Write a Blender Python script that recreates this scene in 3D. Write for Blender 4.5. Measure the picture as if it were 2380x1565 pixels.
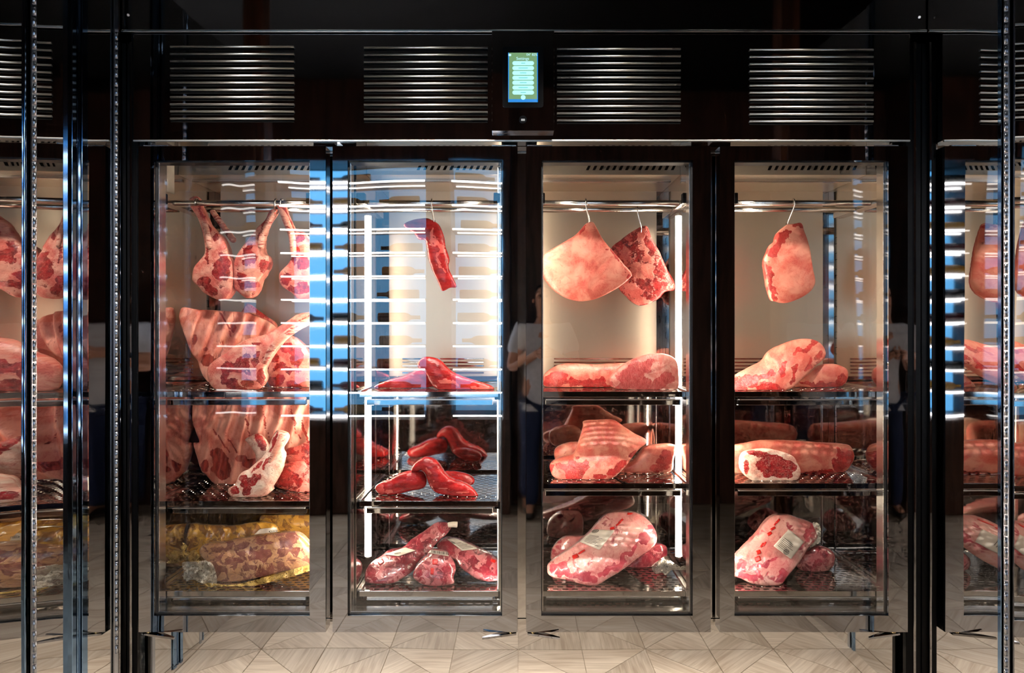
import bpy, bmesh, math, random
import numpy as np
from mathutils import Vector, Matrix
from mathutils.geometry import delaunay_2d_cdt
from mathutils.bvhtree import BVHTree

# ---------------------------------------------------------------- clear
for o in list(bpy.data.objects):
    bpy.data.objects.remove(o, do_unlink=True)
SC = bpy.context.scene
C = SC.collection
PI = math.pi

# ---------------------------------------------------------------- camera
D0, FPX, EYE = 2.4, 1541.0, 1.41          # metres to the doors, focal length in pixels, lens height
VX, VY = 1203.0, 768.0                    # where the view axis meets the picture
cam_data = bpy.data.cameras.new('camera')
cam = bpy.data.objects.new('camera', cam_data)
C.objects.link(cam)
cam.location = (0, -D0, EYE)
cam.rotation_euler = (PI / 2, 0, 0)
cam_data.sensor_width = 36.0
cam_data.lens = FPX / 2380.0 * 36.0
cam_data.shift_x = -(VX - 1190.0) / 2380.0
cam_data.shift_y = -(782.5 - VY) / 2380.0
cam_data.clip_start = 0.02
SC.camera = cam

# ---------------------------------------------------------------- world, exposure
W = bpy.data.worlds.new('world')
SC.world = W
W.use_nodes = True
W.node_tree.nodes['Background'].inputs[0].default_value = (0.5, 0.6, 0.8, 1)
W.node_tree.nodes['Background'].inputs[1].default_value = 0.004
SC.view_settings.view_transform = 'Standard'
SC.view_settings.look = 'None'
SC.view_settings.gamma = 1.0
SC.view_settings.use_curve_mapping = False
SC.view_settings.exposure = 0.22
SC.cycles.use_adaptive_sampling = True
SC.cycles.adaptive_threshold = 0.06
SC.cycles.adaptive_min_samples = 14
SC.cycles.max_bounces = 7
SC.cycles.glossy_bounces = 5
SC.cycles.diffuse_bounces = 2
SC.cycles.transmission_bounces = 4
SC.cycles.transparent_max_bounces = 24
SC.cycles.sample_clamp_indirect = 4.0
SC.cycles.blur_glossy = 0.6

# light levels
LED_CABINET = 110.0
CORNER_FILL = 35.0
LED_WINE = 15.0
WINE_BLUE = 2.0
SPOT_W = 95.0
FILL_SPOT_W = 210.0

# ---------------------------------------------------------------- helpers
def s2l(c):
    c = c / 255.0
    return c / 12.92 if c <= 0.04045 else ((c + 0.055) / 1.055) ** 2.4
def rgb(r, g, b):
    return (s2l(r), s2l(g), s2l(b), 1.0)
def PX(x, Y=0.0):
    return (x - VX) * (D0 + Y) / FPX
def PZ(y, Y=0.0):
    return EYE - (y - VY) * (D0 + Y) / FPX
def P(x, y, Y=0.0):
    return Vector((PX(x, Y), Y, PZ(y, Y)))

ORG = {}
def tag(o, label=None, cat=None, group=None, kind=None):
    if label: o['label'] = label
    if cat: o['category'] = cat
    if group: o['group'] = group
    if kind: o['kind'] = kind
    return o
def empty(name, loc):
    o = bpy.data.objects.new(name, None)
    o.empty_display_size = 0.05
    C.objects.link(o)
    o.location = loc
    ORG[o.name] = Vector(loc)
    return o
def org(o):
    return ORG.get(o.name, Vector((0, 0, 0)))
def link(name, me, parent=None, loc=None):
    """A mesh whose vertices are local; loc is a world position."""
    o = bpy.data.objects.new(name, me)
    C.objects.link(o)
    loc = Vector(loc) if loc is not None else Vector((0, 0, 0))
    ORG[o.name] = loc
    if parent is not None:
        o.parent = parent
        o.location = loc - org(parent)
    else:
        o.location = loc
    return o

class MB:
    """Collects boxes, tubes and faces in world coordinates, builds one mesh."""
    def __init__(self):
        self.bm = bmesh.new()
    def box(self, x0, x1, y0, y1, z0, z1, mi=0, bev=0.0, seg=2):
        vs = [self.bm.verts.new(p) for p in ((x0, y0, z0), (x1, y0, z0), (x1, y1, z0), (x0, y1, z0),
                                             (x0, y0, z1), (x1, y0, z1), (x1, y1, z1), (x0, y1, z1))]
        fs = []
        for q in ((3, 2, 1, 0), (4, 5, 6, 7), (0, 1, 5, 4), (1, 2, 6, 5), (2, 3, 7, 6), (3, 0, 4, 7)):
            f = self.bm.faces.new([vs[i] for i in q]); f.material_index = mi; fs.append(f)
        if bev > 0:
            es = list({e for f in fs for e in f.edges})
            r = bmesh.ops.bevel(self.bm, geom=es, offset=bev, segments=seg, affect='EDGES', profile=0.5)
            for f in r['faces']: f.material_index = mi
        return self
    def tube(self, pts, rad, n=10, mi=0, cap=True, closed=False):
        pts = [Vector(p) for p in pts]
        rads = rad if isinstance(rad, (list, tuple)) else [rad] * len(pts)
        rings = []
        prev = None
        for i, p in enumerate(pts):
            if closed:
                t = pts[(i + 1) % len(pts)] - pts[i - 1]
            else:
                t = pts[min(i + 1, len(pts) - 1)] - pts[max(i - 1, 0)]
            t.normalize()
            if prev is None:
                ref = Vector((0, 0, 1)) if abs(t.z) < 0.9 else Vector((1, 0, 0))
                u = t.cross(ref).normalized()
            else:
                u = (prev - t * prev.dot(t)).normalized()
            prev = u
            w = t.cross(u)
            rings.append([self.bm.verts.new(p + (u * math.cos(2 * PI * k / n) + w * math.sin(2 * PI * k / n)) * rads[i]) for k in range(n)])
        m = len(rings)
        for i in range(m if closed else m - 1):
            a, b = rings[i], rings[(i + 1) % m]
            for k in range(n):
                f = self.bm.faces.new((a[k], a[(k + 1) % n], b[(k + 1) % n], b[k])); f.material_index = mi; f.smooth = True
        if cap and not closed:
            f = self.bm.faces.new(list(reversed(rings[0]))); f.material_index = mi
            f = self.bm.faces.new(rings[-1]); f.material_index = mi
        return self
    def ring(self, o, i, y0, y1, bev):
        V = {}
        for nm, (a, b, c, d) in (('o', o), ('i', i)):
            for yy in (0, 1):
                V[nm, yy] = [self.bm.verts.new((x, (y0, y1)[yy], z)) for x, z in ((a, c), (b, c), (b, d), (a, d))]
        for k in range(4):
            j = (k + 1) % 4
            for q in ((('o', 0, k), ('o', 0, j), ('i', 0, j), ('i', 0, k)), (('o', 1, k), ('i', 1, k), ('i', 1, j), ('o', 1, j)),
                      (('o', 0, k), ('o', 1, k), ('o', 1, j), ('o', 0, j)), (('i', 0, k), ('i', 0, j), ('i', 1, j), ('i', 1, k))):
                self.bm.faces.new([V[a, y][n] for a, y, n in q])
        es = [e for e in self.bm.edges if e.calc_face_angle(0) > 0.5]
        bmesh.ops.bevel(self.bm, geom=es, offset=bev, segments=2, affect='EDGES', profile=0.5)
        return self
    def poly(self, pts, mi=0):
        f = self.bm.faces.new([self.bm.verts.new(p) for p in pts]); f.material_index = mi
        return self
    def prism(self, pts, off, mi=0):
        a = [self.bm.verts.new(Vector(p)) for p in pts]
        b = [self.bm.verts.new(Vector(p) + Vector(off)) for p in pts]
        n = len(a)
        self.bm.faces.new(a).material_index = mi
        self.bm.faces.new(list(reversed(b))).material_index = mi
        for i in range(n):
            self.bm.faces.new((a[i], b[i], b[(i + 1) % n], a[(i + 1) % n])).material_index = mi
        return self
    def mesh(self, name, mats, origin=(0, 0, 0), smooth=False):
        bmesh.ops.recalc_face_normals(self.bm, faces=self.bm.faces)
        bmesh.ops.translate(self.bm, verts=self.bm.verts, vec=-Vector(origin))
        me = bpy.data.meshes.new(name)
        self.bm.to_mesh(me); self.bm.free()
        for m in (mats if isinstance(mats, (list, tuple)) else [mats]):
            me.materials.append(m)
        if smooth:
            me.shade_smooth()
        return me
    def build(self, name, mats, parent=None, loc=None, smooth=False):
        if loc is None:
            loc = org(parent) if parent is not None else (0, 0, 0)
        return link(name, self.mesh(name, mats, loc, smooth), parent, loc)

# ---------------------------------------------------------------- numpy noise
def _hash(ix, iy, iz, seed):
    h = (ix.astype(np.int64) * 374761393 + iy.astype(np.int64) * 668265263 + iz.astype(np.int64) * 2147483647 + seed * 974634777) & 0xFFFFFFFF
    h = ((h ^ (h >> 13)) * 1274126177) & 0xFFFFFFFF
    h = (h ^ (h >> 16)) & 0xFFFFFFFF
    return h.astype(np.float64) / 4294967295.0
def vnoise(p, seed=0):
    i = np.floor(p).astype(np.int64); f = p - i
    f = f * f * (3 - 2 * f)
    out = 0
    for dx in (0, 1):
        for dy in (0, 1):
            for dz in (0, 1):
                w = (f[:, 0] if dx else 1 - f[:, 0]) * (f[:, 1] if dy else 1 - f[:, 1]) * (f[:, 2] if dz else 1 - f[:, 2])
                out = out + w * _hash(i[:, 0] + dx, i[:, 1] + dy, i[:, 2] + dz, seed)
    return out * 2 - 1
def fbm(p, seed=0, octaves=3):
    a, s, t = 1.0, 0.0, 0.0
    for k in range(octaves):
        s = s + a * vnoise(p * (2 ** k), seed + k * 17); t += a; a *= 0.5
    return s / t
def sstep(x, a, b):
    t = np.clip((x - a) / (b - a), 0, 1)
    return t * t * (3 - 2 * t)

# ---------------------------------------------------------------- materials
class NT:
    def __init__(self, name):
        self.m = bpy.data.materials.new(name); self.m.use_nodes = True
        self.t = self.m.node_tree; self.n = self.t.nodes; self.l = self.t.links
        self.b = self.n['Principled BSDF']; self.out = self.n['Material Output']
    def add(self, typ, **kw):
        nd = self.n.new(typ)
        for k, v in kw.items():
            if k.startswith('i_'):
                key = k[2:]; key = int(key) if key.isdigit() else key.replace('_', ' ')
                nd.inputs[key].default_value = v
            else:
                setattr(nd, k, v)
        return nd
    def link(self, a, b): self.l.new(a, b)
    def set(self, **kw):
        for k, v in kw.items():
            self.b.inputs[k.replace('_', ' ')].default_value = v
        return self
    def math(self, op, a, b=None, clamp=False):
        nd = self.add('ShaderNodeMath', operation=op); nd.use_clamp = clamp
        for i, v in enumerate((a, b)):
            if v is None: continue
            if isinstance(v, (int, float)): nd.inputs[i].default_value = v
            else: self.link(v, nd.inputs[i])
        return nd.outputs[0]
    def mix(self, f, a, b):
        nd = self.add('ShaderNodeMix', data_type='RGBA')
        for s, v in ((nd.inputs[0], f), (nd.inputs[6], a), (nd.inputs[7], b)):
            if isinstance(v, (int, float, tuple)): s.default_value = v
            else: self.link(v, s)
        return nd.outputs[2]
    def noise(self, vec, scale, detail=3.0, rough=0.55, dist=0.0, color=False):
        nd = self.add('ShaderNodeTexNoise')
        nd.inputs['Scale'].default_value = scale; nd.inputs['Detail'].default_value = detail
        nd.inputs['Roughness'].default_value = rough; nd.inputs['Distortion'].default_value = dist
        if vec is not None: self.link(vec, nd.inputs['Vector'])
        return nd.outputs[1 if color else 0]
    def map(self, vec, scale=(1, 1, 1), rot=(0, 0, 0)):
        nd = self.add('ShaderNodeMapping'); nd.inputs['Scale'].default_value = scale; nd.inputs['Rotation'].default_value = rot
        self.link(vec, nd.inputs['Vector']); return nd.outputs[0]
    def rng(self, v, a, b, c=0.0, d=1.0, smooth=True):
        nd = self.add('ShaderNodeMapRange'); nd.interpolation_type = 'SMOOTHSTEP' if smooth else 'LINEAR'
        nd.inputs[1].default_value = a; nd.inputs[2].default_value = b; nd.inputs[3].default_value = c; nd.inputs[4].default_value = d
        self.link(v, nd.inputs[0]); return nd.outputs[0]
    def bump(self, h, strength, dist):
        nd = self.add('ShaderNodeBump'); nd.inputs['Strength'].default_value = strength; nd.inputs['Distance'].default_value = dist
        self.link(h, nd.inputs['Height']); self.link(nd.outputs[0], self.b.inputs['Normal']); return nd
    def coord(self, which='Object'):
        return self.add('ShaderNodeTexCoord').outputs[which]

def steel(name, col, rough, wav=0.0, wscale=2.2, brush=None):
    k = NT(name); k.set(Base_Color=col, Metallic=1.0, Roughness=rough)
    co = k.coord('Object')
    if brush:
        n = k.noise(k.map(co, brush), 1.0, 4.0)
        k.link(k.rng(n, 0.3, 0.7, rough * 0.75, rough * 1.3), k.b.inputs['Roughness'])
        c2 = k.mix(k.rng(n, 0.3, 0.7), tuple(0.9 * c for c in col[:3]) + (1,), col)
        k.link(c2, k.b.inputs['Base Color'])
    if wav > 0:
        n = k.noise(co, wscale, 1.0)
        k.bump(n, 1.0, wav)
    return k.m

M = {}
M['mirror'] = steel('polished_steel', (0.80, 0.79, 0.78, 1), 0.015)
M['frame'] = steel('dark_polished_steel', (0.46, 0.46, 0.48, 1), 0.03, 0.0011, 2.5)
M['header'] = steel('header_steel', (0.50, 0.49, 0.50, 1), 0.045, 0.002, 2.0)
M['inner'] = steel('inner_polished_steel', (0.74, 0.72, 0.69, 1), 0.05, 0.002, 3.5)
M['inner_dark'] = steel('rear_polished_steel', (0.48, 0.45, 0.43, 1), 0.05, 0.0015, 3.0)
M['brushed'] = steel('brushed_rear_panel', (0.64, 0.53, 0.41, 1), 0.30, 0.0015, 3.0)
M['brushed'].node_tree.nodes['Principled BSDF'].inputs['Metallic'].default_value = 0.72
M['satin'] = steel('satin_steel', (0.82, 0.79, 0.75, 1), 0.22)
M['kick'] = steel('toe_kick_steel', (0.90, 0.89, 0.88, 1), 0.03, 0.0035, 2.0)
M['bar'] = steel('louver_steel', (0.92, 0.90, 0.86, 1), 0.33)
M['hinge'] = steel('hinge_steel', (0.55, 0.60, 0.68, 1), 0.25)
M['strip'] = steel('blue_tinted_edge_steel', (0.22, 0.36, 0.56, 1), 0.07)  # blue light of the wine wall put into the base colour
M['brass'] = steel('brass', (0.65, 0.45, 0.18, 1), 0.25)
def plain(name, col, rough=0.5, metal=0.0, spec=0.5, coat=0.0):
    k = NT(name); k.set(Base_Color=col, Roughness=rough, Metallic=metal, Coat_Weight=coat)
    k.b.inputs['Specular IOR Level'].default_value = spec
    n = k.noise(k.coord('Object'), 30.0, 3.0)
    k.link(k.mix(k.rng(n, 0.3, 0.7), tuple(0.88 * c for c in col[:3]) + (1,), col), k.b.inputs['Base Color'])
    return k.m
M['black'] = plain('black_plastic', (0.003, 0.003, 0.0035, 1), 0.35, spec=0.15)
M['void'] = plain('black_recess', (0.002, 0.002, 0.002, 1), 0.8, spec=0.1)
M['gasket'] = plain('door_gasket', (0.012, 0.012, 0.013, 1), 0.5)
M['paper'] = plain('paper_label', rgb(225, 215, 200), 0.45)
M['ink'] = plain('ink', rgb(70, 65, 62), 0.6)
M['redink'] = plain('red_print', rgb(205, 25, 20), 0.35)
M['bonewhite'] = plain('bare_bone', rgb(235, 222, 205), 0.4)
M['ceil'] = plain('black_ceiling', (0.004, 0.004, 0.005, 1), 0.6, spec=0.2)
def emit(name, col, s):
    k = NT(name)
    k.set(Base_Color=(0.02, 0.02, 0.02, 1)); k.b.inputs['Emission Color'].default_value = col; k.b.inputs['Emission Strength'].default_value = s
    return k.m
M['led'] = emit('cabinet_led', (1.0, 0.85, 0.66, 1), LED_CABINET)
M['cfill'] = emit('added_corner_fill', (1.0, 0.87, 0.70, 1), CORNER_FILL)
M['wled'] = emit('wine_shelf_led', (1.0, 0.97, 0.94, 1), LED_WINE)
M['wblue'] = emit('blue_backlight', (0.13, 0.50, 0.95, 1), WINE_BLUE)
M['lens'] = emit('downlight_lens', (1.0, 0.95, 0.88, 1), 6.0)
M['lens'].cycles.emission_sampling = 'NONE'; M['wled'].cycles.emission_sampling = 'NONE'

def glassy(name, refl, tint=(1, 1, 1, 1), rough=0.0, bump=None):
    k = NT(name); k.n.remove(k.b)
    tr = k.add('ShaderNodeBsdfTransparent'); tr.inputs[0].default_value = tint
    gl = k.add('ShaderNodeBsdfGlossy'); gl.inputs['Roughness'].default_value = rough
    ge = k.add('ShaderNodeNewGeometry'); dp = k.add('ShaderNodeVectorMath', operation='DOT_PRODUCT')
    k.link(ge.outputs['Normal'], dp.inputs[0]); k.link(ge.outputs['Incoming'], dp.inputs[1])
    c = k.math('SUBTRACT', 1.0, k.math('ABSOLUTE', dp.outputs['Value']), True)
    f = k.math('ADD', k.math('MULTIPLY', k.math('POWER', c, 5.0), 0.9), refl, True)
    mx = k.add('ShaderNodeMixShader')
    k.link(f, mx.inputs[0]); k.link(tr.outputs[0], mx.inputs[1]); k.link(gl.outputs[0], mx.inputs[2])
    k.link(mx.outputs[0], k.out.inputs[0])
    if bump:
        b = k.add('ShaderNodeBump'); b.inputs['Strength'].default_value = 1.0; b.inputs['Distance'].default_value = bump[1]
        k.link(k.noise(k.coord('Object'), bump[0], 3.0), b.inputs['Height'])
        k.link(b.outputs[0], gl.inputs['Normal'])
    return k.m
M['glass'] = glassy('door_glass', 0.085, (0.985, 0.99, 0.99, 1), 0.0)
def filmy(name, tint, white, amount):
    k = NT(name); k.set(Base_Color=white, Roughness=0.14, Coat_Weight=0.6)
    tr_ = k.add('ShaderNodeBsdfTransparent'); tr_.inputs[0].default_value = tint
    n = k.noise(k.coord('Object'), 55.0, 4.0, 0.6, 1.0)
    k.bump(n, 1.0, 0.012)
    f = k.rng(k.math('ABSOLUTE', k.math('SUBTRACT', n, 0.5)), 0.0, 0.16, amount, amount * 0.35)
    mx = k.add('ShaderNodeMixShader')
    k.link(f, mx.inputs[0]); k.link(tr_.outputs[0], mx.inputs[1]); k.link(k.b.outputs[0], mx.inputs[2]); k.link(mx.outputs[0], k.out.inputs[0])
    return k.m
M['film'] = filmy('clear_film', (0.96, 0.94, 0.92, 1), (0.97, 0.91, 0.76, 1), 0.7)
M['yfilm'] = filmy('yellow_film', (0.95, 0.74, 0.30, 1), (0.85, 0.58, 0.16, 1), 0.75)

def wood(name, c1, c2, scale, rough=0.4, axis='z'):
    k = NT(name); co = k.coord('Object')
    sc = {'z': (14, 14, 1.1), 'x': (1.1, 14, 14)}[axis]
    n = k.noise(k.map(co, sc), scale, 5.0, 0.6, 1.2)
    w = k.noise(k.map(co, tuple(4 * s for s in sc)), scale, 3.0)
    k.link(k.mix(k.rng(k.math('ADD', n, k.math('MULTIPLY', w, 0.3)), 0.45, 0.85), c1, c2), k.b.inputs['Base Color'])
    k.set(Roughness=rough); k.bump(n, 0.15, 0.002)
    return k.m
M['darkwood'] = wood('dark_wood', rgb(48, 30, 25), rgb(92, 60, 48), 1.0, 0.45)
M['columnwood'] = wood('brown_column_wood', rgb(60, 36, 25), rgb(110, 66, 44), 1.0, 0.45)

def tile_mat(name, ang, tone):
    k = NT(name); co = k.coord('Object')
    r = k.map(co, (1, 1, 1), (0, 0, ang))
    s = k.map(r, (3.0, 70.0, 1.0))
    n = k.noise(s, 1.0, 5.0, 0.6, 0.6)
    n2 = k.noise(k.map(r, (2.0, 8.0, 1.0)), 1.0, 3.0)
    f = k.math('ADD', k.math('MULTIPLY', n, 0.65), k.math('MULTIPLY', n2, 0.45))
    a = tuple(tone * c for c in rgb(176, 158, 138)[:3]) + (1,)
    b = tuple(tone * c for c in rgb(224, 210, 192)[:3]) + (1,)
    k.link(k.mix(k.rng(f, 0.38, 0.72), a, b), k.b.inputs['Base Color'])
    k.set(Roughness=0.42); k.bump(n, 0.1, 0.001)
    return k.m
TILES = [tile_mat('pale_wood_tile_%s' % nm, a, t) for nm, a, t in
         (('lengthwise', 0.0, 1.0), ('upright', PI / 2, 0.92), ('slanting', PI / 4, 1.05), ('counter', -PI / 4, 0.85))]

# ---- flesh: colour from the 'fat' attribute (0 lean, 1 fat) plus grain
def flesh(name, red1, red2, fat1, fat2, grain=70.0, aniso=(1.0, 1.0), rot=0.0, mix_amt=0.6, vein=0.4, rough=0.36, coat=0.0,
          bump=0.5, veinscale=55.0, lo=0.42, hi=0.58):
    k = NT(name)
    uv = k.coord('UV')
    at = k.add('ShaderNodeAttribute'); at.attribute_name = 'fat'
    mp = k.map(uv, (aniso[0], aniso[1], 1.0), (0, 0, rot))
    nA = k.noise(mp, grain, 4.0, 0.62, 0.9)
    nB = k.noise(uv, grain * 0.28, 3.0, 0.5, 0.6)
    nC = k.noise(mp, grain * 0.6, 4.0, 0.6)
    v = k.math('ADD', at.outputs['Fac'], k.math('MULTIPLY', k.math('SUBTRACT', nA, 0.5), mix_amt * 2.2))
    v = k.math('ADD', v, k.math('MULTIPLY', k.math('SUBTRACT', nB, 0.5), mix_amt * 1.4))
    F = k.rng(v, lo, hi)
    nD = k.noise(mp, veinscale, 3.0, 0.55, 1.4)
    ridge = k.math('ABSOLUTE', k.math('SUBTRACT', nD, 0.5))
    vn = k.math('MULTIPLY', k.rng(ridge, 0.0, 0.032, 1.0, 0.0), vein)
    red = k.mix(k.rng(nC, 0.32, 0.68), red1, red2)
    fat = k.mix(k.rng(nB, 0.35, 0.65), fat1, fat2)
    nE = k.noise(mp, veinscale * 0.7, 3.0, 0.65, 1.8)
    rv = k.rng(k.math('ABSOLUTE', k.math('SUBTRACT', nE, 0.47)), 0.0, 0.05, 0.6, 0.0)
    rv = k.math('MULTIPLY', rv, k.rng(nB, 0.35, 0.6))
    fat = k.mix(k.math('MAXIMUM', k.math('MULTIPLY', k.rng(nA, 0.52, 0.72), 0.45), rv), fat, red2)
    col = k.mix(k.math('MAXIMUM', F, vn), red, fat)
    k.link(col, k.b.inputs['Base Color'])
    k.set(Roughness=rough, Coat_Weight=coat, Coat_Roughness=0.08)
    h = k.math('ADD', k.math('MULTIPLY', F, 0.5), k.math('ADD', k.math('MULTIPLY', nA, 0.8), k.math('MULTIPLY', nB, 0.8)))
    k.bump(h, bump, 0.004)
    return k.m
F_ = {}
F_['beef'] = flesh('beef', rgb(108, 16, 18), rgb(172, 40, 40), rgb(236, 164, 142), rgb(218, 112, 98))
F_['rib'] = flesh('rib_inside', rgb(120, 24, 22), rgb(170, 60, 48), rgb(236, 164, 142), rgb(208, 116, 98), grain=50, aniso=(2.5, 0.6), rot=-0.30, mix_amt=0.42, vein=0.2)
F_['lamb'] = flesh('white_fat_chop', rgb(120, 14, 18), rgb(178, 40, 42), rgb(244, 216, 194), rgb(234, 178, 156))
F_['pale'] = flesh('pale_fat_cap', rgb(150, 30, 30), rgb(196, 62, 56), rgb(236, 152, 128), rgb(216, 110, 92), grain=45, mix_amt=0.35)
F_['tender'] = flesh('tenderloin', rgb(132, 12, 18), rgb(184, 36, 38), rgb(226, 110, 100), rgb(214, 80, 76), grain=40, aniso=(0.7, 2.0), mix_amt=0.45, vein=0.25, rough=0.26)
F_['wagyu'] = flesh('marbled_beef', rgb(176, 50, 52), rgb(206, 84, 80), rgb(236, 166, 148), rgb(218, 122, 108), mix_amt=0.7, vein=0.85, veinscale=110, grain=120, aniso=(2.0, 0.7), rot=0.5)
F_['strip'] = flesh('striploin', rgb(150, 14, 18), rgb(200, 40, 40), rgb(234, 150, 126), rgb(214, 106, 90), vein=0.75, veinscale=120, mix_amt=0.4)
F_['dark'] = flesh('dark_marbled_beef', rgb(92, 10, 12), rgb(160, 30, 30), rgb(228, 140, 124), rgb(200, 96, 84), grain=60, mix_amt=0.8, vein=0.4)
F_['vac'] = flesh('vacuum_packed_beef', rgb(120, 16, 40), rgb(170, 40, 62), rgb(226, 160, 156), rgb(204, 112, 116), grain=38, mix_amt=0.8, vein=0.5, rough=0.3, coat=1.0, bump=0.6, veinscale=30)
F_['vacpale'] = flesh('vacuum_packed_fat', rgb(150, 34, 58), rgb(190, 66, 80), rgb(230, 176, 166), rgb(214, 132, 128), grain=30, mix_amt=0.5, vein=0.3, rough=0.3, coat=1.0, bump=0.5, veinscale=25)
F_['shank'] = flesh('vacuum_packed_shank', rgb(104, 14, 36), rgb(164, 34, 56), rgb(218, 150, 148), rgb(194, 98, 106), grain=34, mix_amt=0.95, vein=0.4, rough=0.28, coat=1.0, bump=0.7, veinscale=26)
F_['yvac'] = flesh('yellow_packed_ribs', rgb(126, 66, 60), rgb(160, 98, 86), rgb(226, 176, 134), rgb(214, 156, 110), grain=36, mix_amt=0.8, vein=0.35, rough=0.3, coat=1.0, bump=0.6, veinscale=24)
F_['ypack'] = flesh('yellow_wrapped_ribs', rgb(120, 74, 26), rgb(158, 104, 40), rgb(224, 172, 70), rgb(206, 150, 52), grain=30, mix_amt=0.6, vein=0.2, rough=0.3, coat=1.0, bump=0.7, veinscale=24)
F_['bone'] = flesh('rib_bone', rgb(150, 40, 36), rgb(190, 80, 66), rgb(240, 190, 168), rgb(222, 150, 128), grain=60, aniso=(0.5, 2.0), mix_amt=0.6, vein=0.2)

# ================================================================ STRUCTURE
WINE_Y = -2.69
XL, XR = PX(283), PX(2153)            # mirror planes at the cabinet front
MIRROR_END = -1.10

# ---- floor: pale wood tiles, triangles with turned grain
fl = MB().box(-5, 5, -5.0, 1.2, -0.05, -0.006).build('floor', [TILES[0]])
tag(fl, kind='structure')
fl['label'] = 'pale wood-look tiled floor in front of the cabinet'
random.seed(4)
S = 0.40
tri_mesh = []
for q in range(4):
    for ti in range(4):
        mb = MB()
        c = [(-S / 2, -S / 2), (S / 2, -S / 2), (S / 2, S / 2), (-S / 2, S / 2)]
        a, b = c[q], c[(q + 1) % 4]
        g = 0.0012
        pts = [Vector((a[0], a[1], 0)), Vector((b[0], b[1], 0)), Vector((0, 0, 0))]
        ctr = sum(pts, Vector()) / 3
        pts = [ctr + (p - ctr) * (1 - g / 0.06) for p in pts]
        mb.prism(pts, (0, 0, -0.01))
        tri_mesh.append(mb.mesh('floor_tile', [TILES[ti]]))
R45 = Matrix.Rotation(PI / 4, 4, 'Z')
n_tile = 0
dg = S * math.sqrt(2) / 2
for i in range(-12, 13):
    for j in range(-14, 3):
        if (i + j) % 2: continue
        cx, cy = i * dg, j * dg - 0.1
        if not (-1.75 < cx < 1.8 and -2.0 < cy < 0.05): continue
        for q in range(4):
            if n_tile >= 296: break
            o = link('floor_tile', tri_mesh[q * 4 + random.choice((q % 4, (q + 1) % 4, random.randrange(4)))], fl, (cx, cy, 0.0))
            o.rotation_euler = (0, 0, PI / 4)
            n_tile += 1

ce = MB().box(-5, 5, -5.0, 1.2, 3.35, 3.45).build('ceiling', [M['ceil']])
tag(ce, 'black ceiling above the cabinet', kind='structure')
wb = MB().box(-5, 5, 1.1, 1.2, 0, 3.35).build('wall_rear', [M['ceil']])
tag(wb, 'dark wall behind the cabinet', kind='structure')
ww = MB().box(-0.05, 3.4, WINE_Y - 0.45, WINE_Y - 0.3, 0, 3.35).build('wall_front', [M['darkwood']])
tag(ww, 'dark wood panelled wall opposite the cabinet', kind='structure')
wl = MB().box(-5.1, -5.0, -5, 1.2, 0, 3.35).build('wall_left', [M['ceil']]); tag(wl, 'dark far left wall', kind='structure')
wr = MB().box(5.0, 5.1, -5, 1.2, 0, 3.35).build('wall_right', [M['ceil']]); tag(wr, 'dark far right wall', kind='structure')
for nm, x in (('column_left', XL + 0.03), ('column_right', XR - 0.03)):
    col = MB().box(x - 0.05, x + 0.05, MIRROR_END - 0.14, MIRROR_END - 0.02, 0, 3.35, bev=0.003).build('trim_' + ('1' if x < 0 else '2'), [M['columnwood']])
    tag(col, 'brown wooden post ending the mirrored side wall', kind='structure')

# ---- downlights in the ceiling
for x, y in ((-0.95, -0.42), (0.95, -0.42), (0.0, -0.42)):
    d = empty('ceiling_downlight', (x, y, 3.35))
    tag(d, '%s round recessed downlight of three in the black ceiling' % ('left' if x < -0.1 else 'right' if x > 0.1 else 'middle'), 'lamp', 'ceiling downlights')
    MB().tube([(x + 0.055 * math.cos(a), y + 0.055 * math.sin(a), 3.345) for a in [2 * PI * i / 24 for i in range(24)]], 0.009, 8, closed=True).build('trim_ring', [M['satin']], d)
    MB().tube([(x, y, 3.349), (x, y, 3.342)], 0.045, 24).build('lens', [M['lens']], d)
    L = bpy.data.lights.new('downlight_lamp', 'SPOT'); L.energy = SPOT_W; L.color = (1.0, 0.93, 0.84)
    L.spot_size = math.radians(46); L.spot_blend = 1.0; L.shadow_soft_size = 0.05
    lo = bpy.data.objects.new('downlight_lamp', L); C.objects.link(lo); lo.parent = d; lo.location = (0, 0, -0.03)

# ---- spots added to brighten the meat, placed where no reflection shows them
for x, lb_ in ((-1.02, 'leftmost door'), (-0.34, 'second door from the left'), (0.36, 'third door from the left'), (1.05, 'rightmost door')):
    d = empty('added_fill_spot', (x, -0.80, 3.35))
    tag(d, 'added fill spotlight aimed at the %s' % lb_, 'lamp', 'added fill spotlights')
    tgt = Vector((x * 0.99, 0.15, 1.22)); p = Vector((x, -0.80, 3.26)); dv = (tgt - p).normalized()
    MB().tube([(x, -0.80, 3.35), (x, -0.80, 3.29)], 0.008, 10).build('stem', [M['black']], d)
    MB().tube([p - dv * 0.06, p - dv * 0.05, p + dv * 0.012, p + dv * 0.014], [0.02, 0.034, 0.040, 0.036], 20).build('lamp_head', [M['black']], d)
    MB().tube([p + dv * 0.013, p + dv * 0.016], 0.026, 20).build('lens', [M['lens']], d)
    L = bpy.data.lights.new('fill_spot_lamp', 'SPOT'); L.energy = FILL_SPOT_W; L.color = (1.0, 0.90, 0.80)
    L.spot_size = math.radians(38); L.spot_blend = 0.5; L.shadow_soft_size = 0.05
    lo = bpy.data.objects.new('fill_spot_lamp', L); C.objects.link(lo); lo.parent = d
    lo.location = p + dv * 0.03 - org(d); lo.rotation_euler = dv.to_track_quat('-Z', 'Y').to_euler()

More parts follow.
